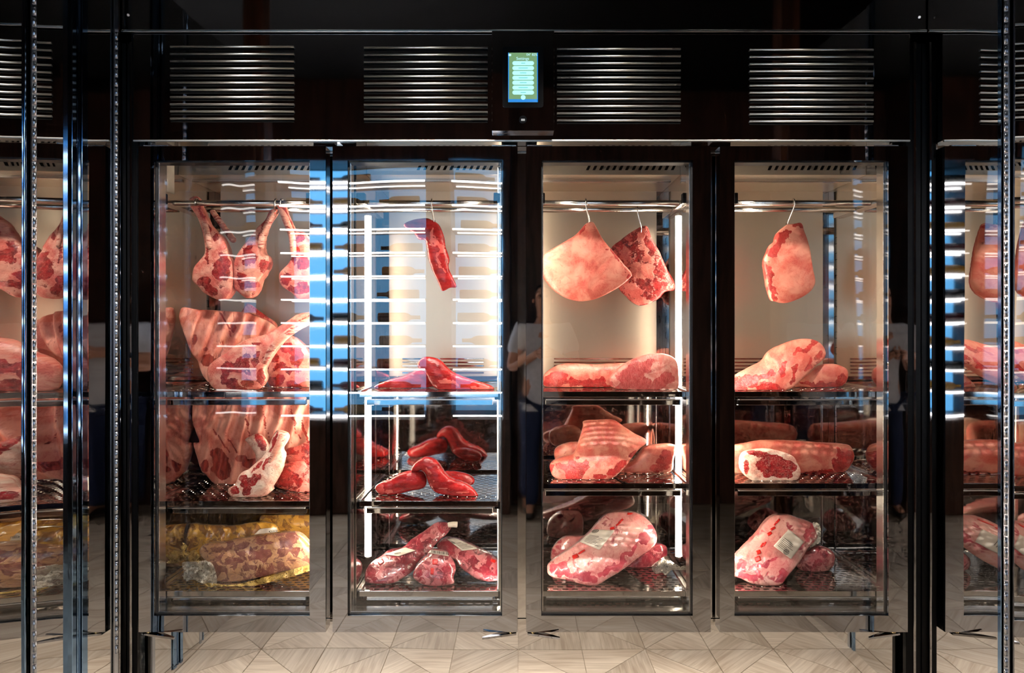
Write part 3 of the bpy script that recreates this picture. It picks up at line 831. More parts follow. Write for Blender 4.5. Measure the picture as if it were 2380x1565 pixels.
def inflate(name, label, cat, k, pts, Y, Tf, Tb, mat, fat=0.8, fat_back=None, muscles=(), fats=(), kx=0.0, ky=0.0, power=0.5,
            lumps=0.004, lscale=14.0, ribs=None, seed=1, zmin=None, step=3.4, jitter=0.9, group=None, parent=None, warp=0.22, noise=0.25):
    """A solid whose outline is traced in the picture and that bulges towards the room by Tf and to the rear by Tb (m).
    kx, ky: metres of extra depth per pixel to the right / upwards. muscles, fats: ellipses (x, y, rx, ry, degrees)."""
    poly = smooth_loop(tr(k, pts), step)
    if jitter:
        n3 = np.c_[poly * 0.06, np.full(len(poly), seed * 3.7)]
        poly = poly + jitter * np.c_[fbm(n3, seed, 2), fbm(n3 + 31.7, seed, 2)]
    lo, hi = poly.min(0), poly.max(0); cen = (lo + hi) / 2
    gx = np.arange(lo[0], hi[0], step); rows = []
    for j, y in enumerate(np.arange(lo[1], hi[1], step * 0.866)):
        rows.append(np.c_[gx + (0.5 * step if j % 2 else 0), np.full(len(gx), y)])
    q = np.concatenate(rows)
    q = q[inside(poly, q)]
    q = q[dist_poly(poly, q) > 2.3]
    tg = np.roll(poly, -1, 0) - np.roll(poly, 1, 0); tg /= np.linalg.norm(tg, axis=1)[:, None] + 1e-9
    nn = np.c_[-tg[:, 1], tg[:, 0]]
    ring = poly + nn * 0.9
    if inside(poly, ring).mean() < 0.5: ring = poly - nn * 0.9
    ring = ring[inside(poly, ring)]; ring = ring[dist_poly(poly, ring) > 0.6]
    allp = np.concatenate([poly, ring, q]); nb = len(poly)
    r = delaunay_2d_cdt([Vector(p) for p in allp], [(i, (i + 1) % nb) for i in range(nb)], [], 1, 1e-4)
    V2 = np.array([(v.x, v.y) for v in r[0]]); T = [tuple(f) for f in r[2]]
    dist = dist_poly(poly, V2); bd = dist < 0.05
    # membrane height
    E = np.array(r[1], dtype=int)
    deg = np.bincount(E.ravel(), minlength=len(V2)).astype(float)
    el = ((V2[E[:, 0]] - V2[E[:, 1]]) ** 2).sum(1)
    cw = np.bincount(E[:, 0], el, len(V2)) + np.bincount(E[:, 1], el, len(V2))
    md = dist.max(); h = dist * (2 * md - dist) * 0.5; h[bd] = 0
    src = cw / np.maximum(deg, 1) * 0.5
    for it in range(260):
        nb_sum = np.bincount(E[:, 0], h[E[:, 1]], len(V2)) + np.bincount(E[:, 1], h[E[:, 0]], len(V2))
        h = nb_sum / np.maximum(deg, 1) + src * 0.5; h[bd] = 0
    prof = (np.maximum(h, 0) / h.max()) ** power
    # depth
    base = Y + kx * (V2[:, 0] - cen[0]) + ky * (hi[1] - V2[:, 1])
    lump = fbm(np.c_[V2 * 0.0017 * lscale, np.full(len(V2), seed * 1.3)], seed + 5, 3)
    lump_b = fbm(np.c_[V2 * 0.0017 * lscale, np.full(len(V2), seed * 1.3 + 9)], seed + 6, 3)
    relief = lumps * 1.5 * lump + 0.0016 * fbm(np.c_[V2 * 0.11, np.full(len(V2), seed * 2.3)], seed + 31, 3)
    if ribs:
        ang, per, amp = ribs
        ca, sa = math.cos(math.radians(ang)), math.sin(math.radians(ang))
        ph = (V2[:, 0] * ca + V2[:, 1] * sa) / per * 2 * PI
        relief = relief + amp * np.cos(ph + 1.5 * lump)
    e = np.minimum(1, prof * 1.6)
    Yf = base - Tf * prof - relief * e
    Yb = base + Tb * prof + lumps * lump_b * e
    sf = (D0 + Yf) / FPX; sb = (D0 + base) / FPX
    vf = np.c_[(V2[:, 0] - VX) * sf, Yf, EYE - (V2[:, 1] - VY) * sf]
    vb = np.c_[(V2[:, 0] - VX) * sb, Yb, EYE - (V2[:, 1] - VY) * sb]
    ii = np.where(~bd)[0]; remap = np.arange(len(V2)); remap[ii] = len(V2) + np.arange(len(ii))
    verts = np.concatenate([vf, vb[ii]])
    if zmin is not None: verts[:, 2] = np.maximum(verts[:, 2], zmin + 0.0012)
    faces = T + [tuple(int(remap[i]) for i in reversed(f)) for f in T]
    if parent is None:
        xm_ = float(verts[:, 0].mean()); ci_ = min(range(4), key=lambda q: abs((WALLS[q][0] + WALLS[q][1]) / 2 - xm_))
        verts[:, 0] = np.clip(verts[:, 0], WALLS[ci_][0] + 0.006, WALLS[ci_][1] - 0.006)
        verts[:, 1] = np.clip(verts[:, 1], 0.088, BACK - 0.045)
    # fat attribute
    wv = warp * np.c_[fbm(np.c_[V2 * 0.055, np.full(len(V2), seed)], seed + 11, 3), fbm(np.c_[V2 * 0.055 + 40, np.full(len(V2), seed)], seed + 12, 3)]
    fa = np.full(len(V2), fat, float) + noise * fbm(np.c_[V2 * 0.03, np.full(len(V2), seed + 3.0)], seed + 21, 3)
    def ell(lst, val, fa):
        for m in lst:
            x, y, rx, ry = m[:4]; a = math.radians(m[4] if len(m) > 4 else 0)
            c = tr(k, [(x, y)])[0]; rx *= k[2]; ry *= k[2]
            dxy = V2 - c + wv * (rx + ry) * 1.6
            u = (dxy[:, 0] * math.cos(a) + dxy[:, 1] * math.sin(a)) / rx; v = (-dxy[:, 0] * math.sin(a) + dxy[:, 1] * math.cos(a)) / ry
            mm = sstep(1 - (u * u + v * v), -0.18, 0.30)
            fa = fa * (1 - mm) + val * mm
        return fa
    fa = ell(muscles, 0.14, fa); fa = ell(fats, 0.86, fa)
    fb = np.full(len(V2), fat if fat_back is None else fat_back, float) + 0.5 * noise * lump_b
    att = np.concatenate([fa, fb[ii]])
    o0 = Vector(((verts[:, 0].min() + verts[:, 0].max()) / 2, (verts[:, 1].min() + verts[:, 1].max()) / 2, verts[:, 2].min()))
    if parent is not None: o0 = org(parent)
    me = bpy.data.meshes.new(name)
    me.from_pydata([tuple(v) for v in (verts - np.array(o0))], [], faces)
    bm = bmesh.new(); bm.from_mesh(me); bmesh.ops.recalc_face_normals(bm, faces=bm.faces); bm.to_mesh(me); bm.free()
    a = me.attributes.new('fat', 'FLOAT', 'POINT'); a.data.foreach_set('value', att.astype(np.float32))
    uvv = np.concatenate([V2, V2[ii] + 57.0]) * 0.0017
    uv = me.uv_layers.new(name='UVMap')
    li = np.empty(len(me.loops), dtype=np.int32); me.loops.foreach_get('vertex_index', li)
    uv.data.foreach_set('uv', uvv[li].astype(np.float32).ravel())
    me.shade_smooth(); me.materials.append(mat)
    o = link(name, me, parent, o0)
    if parent is None: tag(o, label, cat, group)
    o_v = [Vector(v) for v in verts]
    BVH[o.name] = BVHTree.FromPolygons(o_v, faces)
    return o
BVH = {}
CAMP = Vector((0, -D0, EYE))
def hit(o, x, y):
    d = (P(x, y, 0.0) - CAMP).normalized()
    r = BVH[o.name].ray_cast(CAMP, d)
    return r
def decal(o, name, k, quad, mat, n=10, off=0.0012, shape=None, parent=None):
    """A thin sheet that lies on the surface of o; quad: four corners in the picture. shape: list of (a, b) in 0..1."""
    Q = tr(k, quad)
    def at(a, b):
        p = (1 - a) * (1 - b) * Q[0] + a * (1 - b) * Q[1] + a * b * Q[2] + (1 - a) * b * Q[3]
        r = hit(o, p[0], p[1])
        if r[0] is None: return None
        nrm = r[1] if r[1].y < 0 else -r[1]
        return r[0] + nrm * off
    bm = bmesh.new(); g = {}
    for i in range(n + 1):
        for j in range(n + 1):
            p = at(i / n, j / n)
            g[i, j] = bm.verts.new(p - org(o)) if p is not None else None
    for i in range(n):
        for j in range(n):
            f = [g[i, j], g[i + 1, j], g[i + 1, j + 1], g[i, j + 1]]
            if None in f: continue
            bm.faces.new(f).smooth = True
    for _ in range(1):
        bmesh.ops.smooth_vert(bm, verts=bm.verts, factor=0.5, use_axis_x=True, use_axis_y=True, use_axis_z=True)
    if not bm.faces: bm.free(); return None
    ext = bmesh.ops.solidify(bm, geom=list(bm.faces), thickness=0.0004)
    me = bpy.data.meshes.new(name); bm.to_mesh(me); bm.free(); me.materials.append(mat)
    return link(name, me, parent or o, org(o))
def label_on(o, k, quad, lines=6, logo=(0.2, 0.2, 0.13), side=0):
    lb = decal(o, 'paper_label', k, quad, M['paper'], 14, 0.0022)
    if lb is None: return
    Q = np.array(quad, float)
    def sub(a0, a1, b0, b1):
        f = lambda a, b: tuple((1 - a) * (1 - b) * Q[0] + a * (1 - b) * Q[1] + a * b * Q[2] + (1 - a) * b * Q[3])
        return [f(a0, b0), f(a1, b0), f(a1, b1), f(a0, b1)]
    random.seed(len(quad) + int(Q[0][0]))
    for i in range(lines):
        b = 0.42 + 0.5 * i / lines
        decal(o, 'print_line', k, sub(0.12, 0.55 + 0.35 * random.random(), b, b + 0.02), M['ink'], 6, 0.0030, parent=lb)
    if logo:
        u, v, r = logo
        for (ra, rb) in ((1.0, 0.80), (0.62, 0.44), (0.25, 0.0)):
            ring_on(o, k, lb, sub, u, v, r * ra, r * rb)
def ring_on(o, k, lb, sub, u, v, ra, rb, n=18):
    bm = bmesh.new(); A, B = [], []
    for i in range(n):
        t = 2 * PI * i / n
        for rr, arr in ((ra, A), (rb, B)):
            q = sub(u + rr * math.cos(t), 1, v + rr * math.sin(t), 1)[0]
            p2 = tr(k, [q])[0]
            r = hit(o, p2[0], p2[1])
            if r[0] is None: bm.free(); return
            nr = r[1] if r[1].y < 0 else -r[1]
            arr.append(bm.verts.new(r[0] + nr * 0.0032 - org(o)))
    for i in range(n):
        j = (i + 1) % n
        bm.faces.new((A[i], A[j], B[j], B[i]))
    bmesh.ops.remove_doubles(bm, verts=bm.verts, dist=1e-6)
    me = bpy.data.meshes.new('logo_ring'); bm.to_mesh(me); bm.free(); me.materials.append(M['ink'])
    link('logo_ring', me, lb, org(o))
def spot_on(o, k, x, y, rx, ry, rot=0, name='red_print'):
    c, s = math.cos(math.radians(rot)), math.sin(math.radians(rot))
    quad = [(x + a * rx * c - b * ry * s, y + a * rx * s + b * ry * c) for a, b in ((-1, -1), (1, -1), (1, 1), (-1, 1))]
    decal(o, name, k, quad, M['redink'], 4, 0.0014)
def bone(parent, k, pts, rads, mat=None, name='rib_bone', n=12):
    """pts: (x, y, Y) in the picture; rads in pixels."""
    w = [P(*(tr(k, [(x, y)])[0]), Y) for x, y, Y in pts]
    # finer curve
    fine, fr = [], []
    for i in range(len(w) - 1):
        p0, p1, p2, p3 = w[max(i - 1, 0)], w[i], w[i + 1], w[min(i + 2, len(w) - 1)]
        for j in range(6):
            t = j / 6
            fine.append(0.5 * ((2 * p1) + (p2 - p0) * t + (2 * p0 - 5 * p1 + 4 * p2 - p3) * t * t + (3 * p1 - p0 - 3 * p2 + p3) * t ** 3))
            fr.append((rads[i] * (1 - t) + rads[i + 1] * t) * 0.00168)
    fine.append(w[-1]); fr.append(rads[-1] * 0.00168)
    fr[0] *= 0.7; fr[-1] *= 0.7
    mb = MB().tube(fine, fr, n)
    me = mb.mesh(name, [mat or F_['bone']], org(parent), True)
    a = me.attributes.new('fat', 'FLOAT', 'POINT'); a.data.foreach_set('value', np.full(len(me.vertices), 0.6, np.float32))
    uv = me.uv_layers.new(name='UVMap')
    for lp in me.loops:
        c = me.vertices[lp.vertex_index].co; uv.data[lp.index].uv = (c.x, c.z)
    return link(name, me, parent, org(parent))
def film(parent, k, pts, Y, mat, amp=0.02, seed=1, name='plastic_film', ky=0.0):
    poly = smooth_loop(tr(k, pts), 4.0); lo, hi = poly.min(0), poly.max(0)
    gx, gy = np.meshgrid(np.arange(lo[0], hi[0], 4.0), np.arange(lo[1], hi[1], 4.0))
    q = np.c_[gx.ravel(), gy.ravel()]; q = q[inside(poly, q)]
    if len(q): q = q[dist_poly(poly, q) > 1.5]
    nb = len(poly)
    r = delaunay_2d_cdt([Vector(p) for p in np.concatenate([poly, q])], [(i, (i + 1) % nb) for i in range(nb)], [], 1, 1e-4)
    V2 = np.array([(v.x, v.y) for v in r[0]])
    Yv = Y + ky * (hi[1] - V2[:, 1]) + amp * fbm(np.c_[V2 * 0.07, np.full(len(V2), seed)], seed, 2)
    Yv = Yv - amp * 0.7 * np.abs(vnoise(np.c_[V2 * 0.13, np.full(len(V2), seed + 2.0)], seed + 3))
    s = (D0 + Yv) / FPX
    vs = np.c_[(V2[:, 0] - VX) * s, Yv, EYE - (V2[:, 1] - VY) * s] - np.array(org(parent))
    vs[:, 2] = np.maximum(vs[:, 2], 0.0015) if parent.parent is None else vs[:, 2]
    bm = bmesh.new(); bv = [bm.verts.new(v) for v in vs]
    for f in r[2]: bm.faces.new([bv[i] for i in f]).smooth = True
    me = bpy.data.meshes.new(name); bm.to_mesh(me); bm.free(); me.materials.append(mat)
    return link(name, me, parent, org(parent))
def hook(x, ytop, xb, yb, Yb, tube_y, tube_z, label):
    """S-shaped wire hook over a hanging tube; its lower end enters the meat at pixel (xb, yb)."""
    X = PX(x, tube_y); end = P(xb, yb, Yb); R = 0.017
    pts = [Vector((X, tube_y + R * math.cos(a), tube_z + R * math.sin(a))) for a in [math.radians(v) for v in range(-20, 181, 20)]]
    mid = (pts[-1] + end) / 2 + Vector((0, -0.004, 0))
    pts += [pts[-1] + Vector((0, 0, -0.012)), mid, end + Vector((0, -0.006, 0.012)), end, end + Vector((0.002, 0.012, -0.006)), end + Vector((0.002, 0.02, 0.006))]
    o = MB().tube(pts, 0.0027, 8).build('meat_hook', [M['satin']], None, (X, tube_y, tube_z - 0.05))
    tag(o, label, 'hook', 'wire hooks on the hanging tubes')
    return o
T1, T2 = (0.17, 1.903), (0.29, 1.900)
G_H, G_S = 'cuts hanging from hooks', 'cuts lying on the shelves'

# ---------------- compartment 1, hanging
h1 = inflate('hanging_rib_roast', 'rib roast hanging furthest left, its long bone leaning left', 'meat', Z2c,
    [(395, 160), (430, 110), (520, 100), (560, 200), (640, 370), (690, 480), (760, 560), (850, 640), (900, 740), (940, 880), (985, 1010), (1000, 1200), (985, 1340), (950, 1440), (860, 1490), (740, 1470), (600, 1390), (530, 1310), (460, 1240), (445, 1180), (470, 1050), (540, 960), (610, 870), (610, 720), (560, 500), (500, 350), (420, 230)],
    0.19, 0.035, 0.10, F_['beef'], 0.78, muscles=[(560, 270, 26, 160, -24), (660, 640, 22, 150, -8), (770, 640, 46, 60, 20), (835, 980, 110, 110), (820, 1130, 120, 130), (600, 1240, 90, 70), (680, 1330, 110, 60, 20), (640, 900, 20, 120, 8)], power=0.42, group=G_H, seed=3)
bone(h1, Z2c, [(705, 280, 0.27), (790, 400, 0.27), (890, 540, 0.26), (1010, 700, 0.24)], [6, 7, 7, 8])
bone(h1, Z2c, [(480, 110, 0.21), (560, 320, 0.20), (650, 560, 0.18), (690, 800, 0.17)], [7, 8, 8, 7])
h2 = inflate('hanging_rib_roast', 'rib roast hanging in the middle behind the leftmost door, bone leaning right', 'meat', Z2c,
    [(1600, 270), (1500, 280), (1420, 420), (1330, 500), (1290, 560), (1180, 700), (1060, 860), (1005, 1010), (1005, 1300), (1080, 1400), (1170, 1465), (1250, 1450), (1320, 1360), (1370, 1200), (1440, 1110), (1490, 990), (1470, 900), (1400, 850), (1400, 700), (1460, 520), (1540, 390)],
    0.20, 0.035, 0.10, F_['beef'], 0.75, muscles=[(1460, 420, 36, 180, 33), (1365, 650, 36, 160, 8), (1200, 900, 100, 130, 10), (1400, 1050, 70, 110), (1200, 1280, 150, 45), (1100, 1180, 60, 60)], power=0.42, group=G_H, seed=6)
bone(h2, Z2c, [(1570, 275, 0.20), (1480, 440, 0.19), (1400, 620, 0.17), (1370, 800, 0.165)], [6, 7, 8, 7])
h3 = inflate('hanging_rib_roast', 'hanging rib roast partly hidden by the right frame of the leftmost door', 'meat', Z2c,
    [(1570, 190), (1680, 190), (1760, 380), (1850, 560), (1950, 580), (2060, 700), (2200, 700), (2290, 900), (2310, 1200), (2250, 1450), (1900, 1480), (1780, 1390), (1640, 1290), (1620, 1140), (1740, 1000), (1790, 880), (1780, 700), (1720, 480), (1640, 330)],
    0.20, 0.035, 0.10, F_['beef'], 0.75, muscles=[(1690, 330, 26, 170, -22), (1800, 620, 22, 180, -8), (1900, 650, 46, 80, 10), (1960, 980, 80, 120), (1700, 1220, 80, 80), (1900, 1330, 150, 60), (1840, 880, 30, 150)], power=0.42, group=G_H, seed=9)
bone(h3, Z2c, [(1620, 200, 0.21), (1700, 400, 0.19), (1790, 640, 0.175), (1810, 900, 0.17)], [7, 8, 8, 7])
hook(458, 460, 452, 465, 0.20, *T1, label='wire hook holding the left rib roast behind the leftmost door')
hook(642, 470, 640, 492, 0.19, *T1, label='wire hook holding the middle rib roast behind the leftmost door')
hook(655, 470, 652, 478, 0.20, *T1, label='wire hook holding the right rib roast behind the leftmost door')

# ---------------- compartment 1, upper shelf
z = SHELF[0, 0]
inflate('rib_rack', 'large rib rack with its bone side up, leaning behind the tomahawk roast', 'meat', Z1c,
    [(300, 330), (320, 200), (380, 160), (560, 190), (800, 200), (980, 215), (1250, 230), (1400, 260), (1700, 400), (1850, 560), (1700, 700), (1300, 900), (1000, 1000), (900, 1120), (800, 1250), (740, 1290), (640, 1150), (590, 980), (500, 870), (420, 680), (360, 520)],
    0.30, 0.035, 0.05, F_['rib'], 0.72, muscles=[(540, 650, 40, 100, 12), (700, 800, 40, 34), (730, 970, 110, 100), (1010, 420, 14, 200, -25), (1120, 470, 50, 80)], warp=0.12, noise=0.15, kx=0.0006, power=0.4, ribs=(20, 34, 0.010), group=G_S, seed=11, zmin=z)
inflate('rib_piece', 'small peach piece with a dark edge at the back of the upper left shelf', 'meat', Z1c,
    [(1120, 480), (1160, 390), (1300, 140), (1350, 100), (1450, 160), (1620, 290), (1780, 420), (1840, 700), (1780, 1240), (1400, 1240), (1200, 1000), (1150, 640)],
    0.43, 0.03, 0.04, F_['pale'], 0.7, muscles=[(1560, 270, 230, 26, 38), (1400, 470, 150, 70), (1250, 480, 80, 80)], group=G_S, seed=12, zmin=z)
ra = inflate('tomahawk_roast', 'big tomahawk rib roast with a round marbled face and a long bone sweeping right', 'meat', Z1c,
    [(740, 1250), (735, 1080), (850, 960), (1000, 860), (1180, 720), (1400, 620), (1640, 560), (1850, 430), (2100, 270), (2300, 230), (2440, 215), (2460, 330), (2280, 430), (2060, 540), (1900, 680), (1760, 850), (1660, 1010), (1610, 1110), (1640, 1230), (1560, 1370), (1400, 1430), (1150, 1450), (960, 1440), (820, 1380)],
    0.17, 0.055, 0.05, F_['beef'], 0.84, muscles=[(1240, 1060, 175, 140, -30), (1330, 920, 70, 60), (1000, 1150, 70, 190, 14), (1120, 1340, 210, 70, 14), (1370, 1310, 105, 68, 20), (1550, 1210, 75, 120), (1490, 960, 46, 130, 25), (1700, 830, 26, 200, 36), (2160, 450, 190, 36, -27), (1490, 705, 80, 18, -8), (2240, 330, 160, 14, -22)], power=0.40, group=G_S, seed=14, zmin=z)
bone(ra, Z1c, [(1600, 1020, 0.125), (1700, 800, 0.12), (1900, 600, 0.125), (2160, 420, 0.14), (2430, 290, 0.15)], [5, 8, 9, 9, 8])
inflate('rib_roast', 'rib roast with a wide marbled face at the right end of the upper left shelf', 'meat', Z1c,
    [(1650, 1000), (1640, 880), (1750, 800), (1900, 640), (1960, 580), (2090, 640), (2200, 740), (2290, 860), (2440, 900), (2460, 1200), (2430, 1420), (2200, 1430), (1900, 1420), (1700, 1380), (1640, 1250)],
    0.31, 0.06, 0.08, F_['beef'], 0.80, muscles=[(2080, 900, 150, 110, 20), (1740, 920, 70, 75), (1850, 1030, 80, 36), (1930, 1100, 240, 34, 8), (1780, 1300, 140, 110), (2060, 1330, 110, 80), (1940, 770, 60, 80, 30), (1860, 720, 30, 110)], power=0.36, group=G_S, seed=16, zmin=z)
# ---------------- compartment 1, middle shelf
z = SHELF[0, 1]
inflate('rib_rack', 'tall rib cage standing against the rear of the middle left shelf, ribs running down', 'meat', Z3c,
    [(330, -60), (900, -90), (1500, -90), (2150, -90), (2190, 300), (2170, 800), (2000, 1000), (1600, 1050), (1300, 1080), (1130, 1130), (980, 1250), (880, 1225), (760, 1165), (650, 1045), (590, 990), (530, 800), (480, 650), (480, 595), (560, 585), (500, 420), (420, 230)],
    0.36, 0.05, 0.05, F_['rib'], 0.76, muscles=[(850, 900, 115, 240, -15), (640, 920, 56, 90), (1150, 820, 90, 60), (1300, 900, 150, 80), (860, 580, 9, 260, -35), (1010, 620, 10, 200, -30), (1240, 330, 8, 300, -14), (1480, 300, 8, 300, -14), (1900, 330, 12, 260, -16), (2030, 450, 14, 200, -16)], warp=0.10, noise=0.15, kx=-0.00005, power=0.36, ribs=(12, 38, 0.012), group=G_S, seed=21, zmin=z)
inflate('beef_chunk', 'raw red bone-in chunk at the rear right of the middle left shelf', 'meat', Z3c,
    [(1760, 780), (1790, 680), (1900, 650), (2080, 580), (2200, 560), (2240, 800), (2200, 1150), (2000, 1180), (1850, 1000)],
    0.27, 0.04, 0.05, F_['dark'], 0.5, muscles=[(1840, 720, 60, 50), (2080, 700, 100, 60)], group=G_S, seed=23, zmin=z)
inflate('beef_chunk', 'raw red bone-in chunk beside the white-fat chop on the middle left shelf', 'meat', Z3c,
    [(1600, 1180), (1640, 1080), (1700, 950), (1800, 880), (2000, 850), (2070, 900), (2200, 950), (2230, 1200), (2190, 1330), (1960, 1325), (1800, 1270), (1660, 1225)],
    0.235, 0.05, 0.06, F_['dark'], 0.5, muscles=[(1780, 1080, 130, 140), (1960, 1150, 60, 60)], fats=[(1960, 960, 100, 70), (2040, 1240, 70, 70)], group=G_S, seed=24, zmin=z)
g_ = inflate('small_chop', 'small pink chop tucked behind the white-fat chop on the middle left shelf', 'meat', Z3c,
    [(1200, 560), (1290, 500), (1380, 470), (1430, 500), (1520, 620), (1560, 760), (1500, 950), (1380, 1000), (1340, 760), (1260, 620)],
    0.25, 0.025, 0.03, F_['lamb'], 0.7, muscles=[(1410, 580, 50, 130, -30)], group=G_S, seed=25, zmin=z)
ch = inflate('rib_chop', 'thick rib chop with a white fat back and an upright bone', 'meat', Z3c,
    [(1180, 1000), (1260, 960), (1440, 800), (1520, 690), (1570, 560), (1640, 430), (1700, 430), (1800, 480), (1800, 560), (1720, 690), (1760, 760), (1740, 850), (1700, 1000), (1640, 1120), (1580, 1230), (1590, 1260), (1450, 1360), (1300, 1375), (1050, 1370), (970, 1310), (970, 1240), (1060, 1180), (1120, 1060)],
    0.15, 0.045, 0.06, F_['lamb'], 0.88, muscles=[(1370, 1080, 90, 44, -20), (1260, 1150, 130, 50, -25), (1400, 930, 90, 26, -50), (1160, 1090, 60, 50), (1510, 880, 22, 110, 28), (1600, 590, 36, 150, 25), (1060, 1270, 70, 70), (1230, 1270, 50, 80), (1340, 980, 80, 14, -48)], power=0.38, group=G_S, seed=26, zmin=z)
bone(ch, Z3c, [(1735, 480, 0.13), (1690, 600, 0.12), (1620, 740, 0.115), (1540, 880, 0.115)], [8, 9, 8, 4])
# ---------------- compartment 1, lowest shelf
z = SHELF[0, 2]
inflate('yellow_meat_pack', 'yellow-wrapped pack in the rear right corner of the lowest left shelf', 'meat pack', K7,
    [(690, 720), (760, 700), (960, 700), (1030, 720), (1040, 900), (960, 960), (800, 960), (720, 860)], 0.45, 0.04, 0.03, F_['ypack'], 0.55, group=G_S, seed=31, zmin=z)
yk = inflate('yellow_meat_pack', 'yellow-wrapped rib pack lying behind the clear pack on the lowest left shelf', 'meat pack', K7,
    [(185, 780), (270, 745), (420, 755), (560, 755), (650, 740), (730, 740), (790, 770), (800, 900), (700, 970), (500, 1000), (360, 990), (250, 940), (205, 890)],
    0.34, 0.055, 0.05, F_['ypack'], 0.6, muscles=[(400, 790, 16, 60, -35), (470, 790, 16, 60, -35), (540, 780, 14, 60, -35), (620, 780, 14, 50, -35), (680, 790, 14, 40, -30)], ribs=(25, 32, 0.004), group=G_S, seed=32, zmin=z)
label_on(yk, K7, [(690, 778), (810, 765), (830, 805), (640, 825)], lines=0, logo=(0.66, 0.45, 0.17))
film(yk, K7, [(205, 890), (250, 850), (330, 880), (370, 950), (330, 965), (270, 940)], 0.30, M['yfilm'], 0.03, 4)
yj = inflate('clear_meat_pack', 'clear-wrapped mottled rib slab on yellow film at the front of the lowest left shelf', 'meat pack', K7,
    [(360, 905), (390, 860), (480, 850), (640, 820), (800, 800), (880, 795), (930, 820), (975, 870), (1020, 900), (1020, 960), (950, 985), (820, 1010), (700, 1040), (560, 1075), (470, 1095), (435, 1050), (410, 980)],
    0.19, 0.06, 0.07, F_['yvac'], 0.55, muscles=[(480, 890, 50, 14, -10), (600, 870, 50, 16, -10), (720, 850, 50, 18, -10), (840, 850, 40, 20, -10), (560, 960, 70, 16, -14), (700, 930, 60, 20, -14), (850, 900, 60, 20, -14), (470, 990, 30, 20), (640, 990, 40, 14)], power=0.4, group=G_S, seed=33, zmin=z)
film(yj, K7, [(270, 960), (350, 955), (400, 950), (440, 980), (455, 1075), (380, 1075), (330, 1055), (280, 1062), (275, 1010)], 0.13, M['film'], 0.07, 7)
film(yj, K7, [(380, 1070), (440, 1075), (560, 1080), (760, 1030), (960, 975), (980, 1000), (720, 1075), (470, 1110)], 0.115, M['yfilm'], 0.015, 9)

# ---------------- compartment 2
mh = inflate('hanging_tenderloin', 'dark red tenderloin strip hanging alone behind the second door', 'meat', K8,
    [(435, 500), (480, 470), (560, 458), (600, 470), (640, 500), (665, 560), (675, 620), (697, 690), (692, 740), (732, 830), (735, 852), (700, 855), (655, 872), (630, 820), (600, 760), (577, 690), (566, 620), (556, 582), (520, 580), (490, 540)],
    0.20, 0.03, 0.03, F_['tender'], 0.25, fats=[(640, 660, 12, 120, -12), (600, 560, 8, 50)], group=G_H, seed=41)
hook(1004, 470, 1008, 515, 0.185, *T1, label='wire hook holding the tenderloin behind the second door')
z = SHELF[1, 0]
inflate('tenderloin', 'tenderloin with its tail to the left on the upper shelf behind the second door', 'meat', K8,
    [(270, 1430), (285, 1405), (360, 1375), (450, 1350), (520, 1315), (580, 1300), (640, 1390), (560, 1425), (450, 1440), (330, 1445)], 0.25, 0.03, 0.04, F_['tender'], 0.28, group=G_S, seed=42, zmin=z)
inflate('tenderloin', 'arched tenderloin, tail to the right, upper shelf behind the second door', 'meat', K8,
    [(520, 1310), (515, 1280), (545, 1250), (600, 1248), (650, 1270), (700, 1320), (780, 1360), (860, 1385), (930, 1410), (945, 1435), (850, 1447), (720, 1445), (640, 1435), (590, 1400), (560, 1340)],
    0.18, 0.04, 0.04, F_['tender'], 0.28, fats=[(700, 1400, 60, 10, 20), (850, 1425, 50, 8, 10)], group=G_S, seed=43, zmin=z)
z = SHELF[1, 1]
inflate('tenderloin', 'thin red tenderloin end at the back of the middle shelf behind the second door', 'meat', Z4c,
    [(1350, 720), (1560, 700), (1750, 740), (1860, 800), (1850, 900), (1680, 920), (1450, 860)], 0.30, 0.025, 0.03, F_['tender'], 0.32, group=G_S, seed=45, zmin=z)
inflate('tenderloin', 'red tenderloin pointing left, middle shelf behind the second door', 'meat', Z4c,
    [(340, 950), (430, 870), (560, 830), (720, 740), (900, 690), (1060, 700), (1130, 780), (1130, 900), (1060, 970), (900, 1000), (760, 1035), (620, 1065), (560, 1075), (400, 1045)], 0.18, 0.035, 0.05, F_['tender'], 0.24, fats=[(420, 960, 70, 60), (560, 1010, 60, 26)], group=G_S, seed=46, zmin=z)
inflate('tenderloin', 'bright red arched tenderloin pointing right, middle shelf behind the second door', 'meat', Z4c,
    [(900, 700), (940, 590), (1060, 500), (1150, 480), (1250, 510), (1330, 590), (1400, 700), (1500, 800), (1700, 870), (1850, 960), (1920, 1060), (1920, 1130), (1800, 1140), (1600, 1090), (1400, 1060), (1250, 1010), (1170, 900), (1120, 760), (1060, 690)],
    0.16, 0.04, 0.05, F_['tender'], 0.22, fats=[(1160, 690, 16, 70, -40), (1400, 970, 110, 14, 5), (1700, 1040, 100, 14, 12), (1240, 860, 40, 12)], group=G_S, seed=47, zmin=z)
z = SHELF[1, 2]
p3 = inflate('packed_shank', 'vacuum packed shank with a large slanted label, rightmost of the three shanks', 'meat pack', Z5c,
    [(1180, 560), (1200, 480), (1290, 420), (1400, 420), (1560, 470), (1740, 560), (1900, 640), (2050, 750), (2130, 860), (2140, 960), (2070, 1015), (1900, 1035), (1750, 1005), (1620, 930), (1500, 830), (1440, 740), (1300, 680)],
    0.14, 0.04, 0.05, F_['shank'], 0.5, muscles=[(1900, 900, 130, 80, 20), (1300, 560, 80, 80)], ky=0.0022, kx=0.0, power=0.5, group=G_S, seed=53, zmin=z)
label_on(p3, Z5c, [(1310, 445), (1420, 428), (1780, 585), (1530, 615)], lines=6, logo=(0.12, 0.35, 0.10))
spot_on(p3, Z5c, 1965, 750, 40, 26, 30)
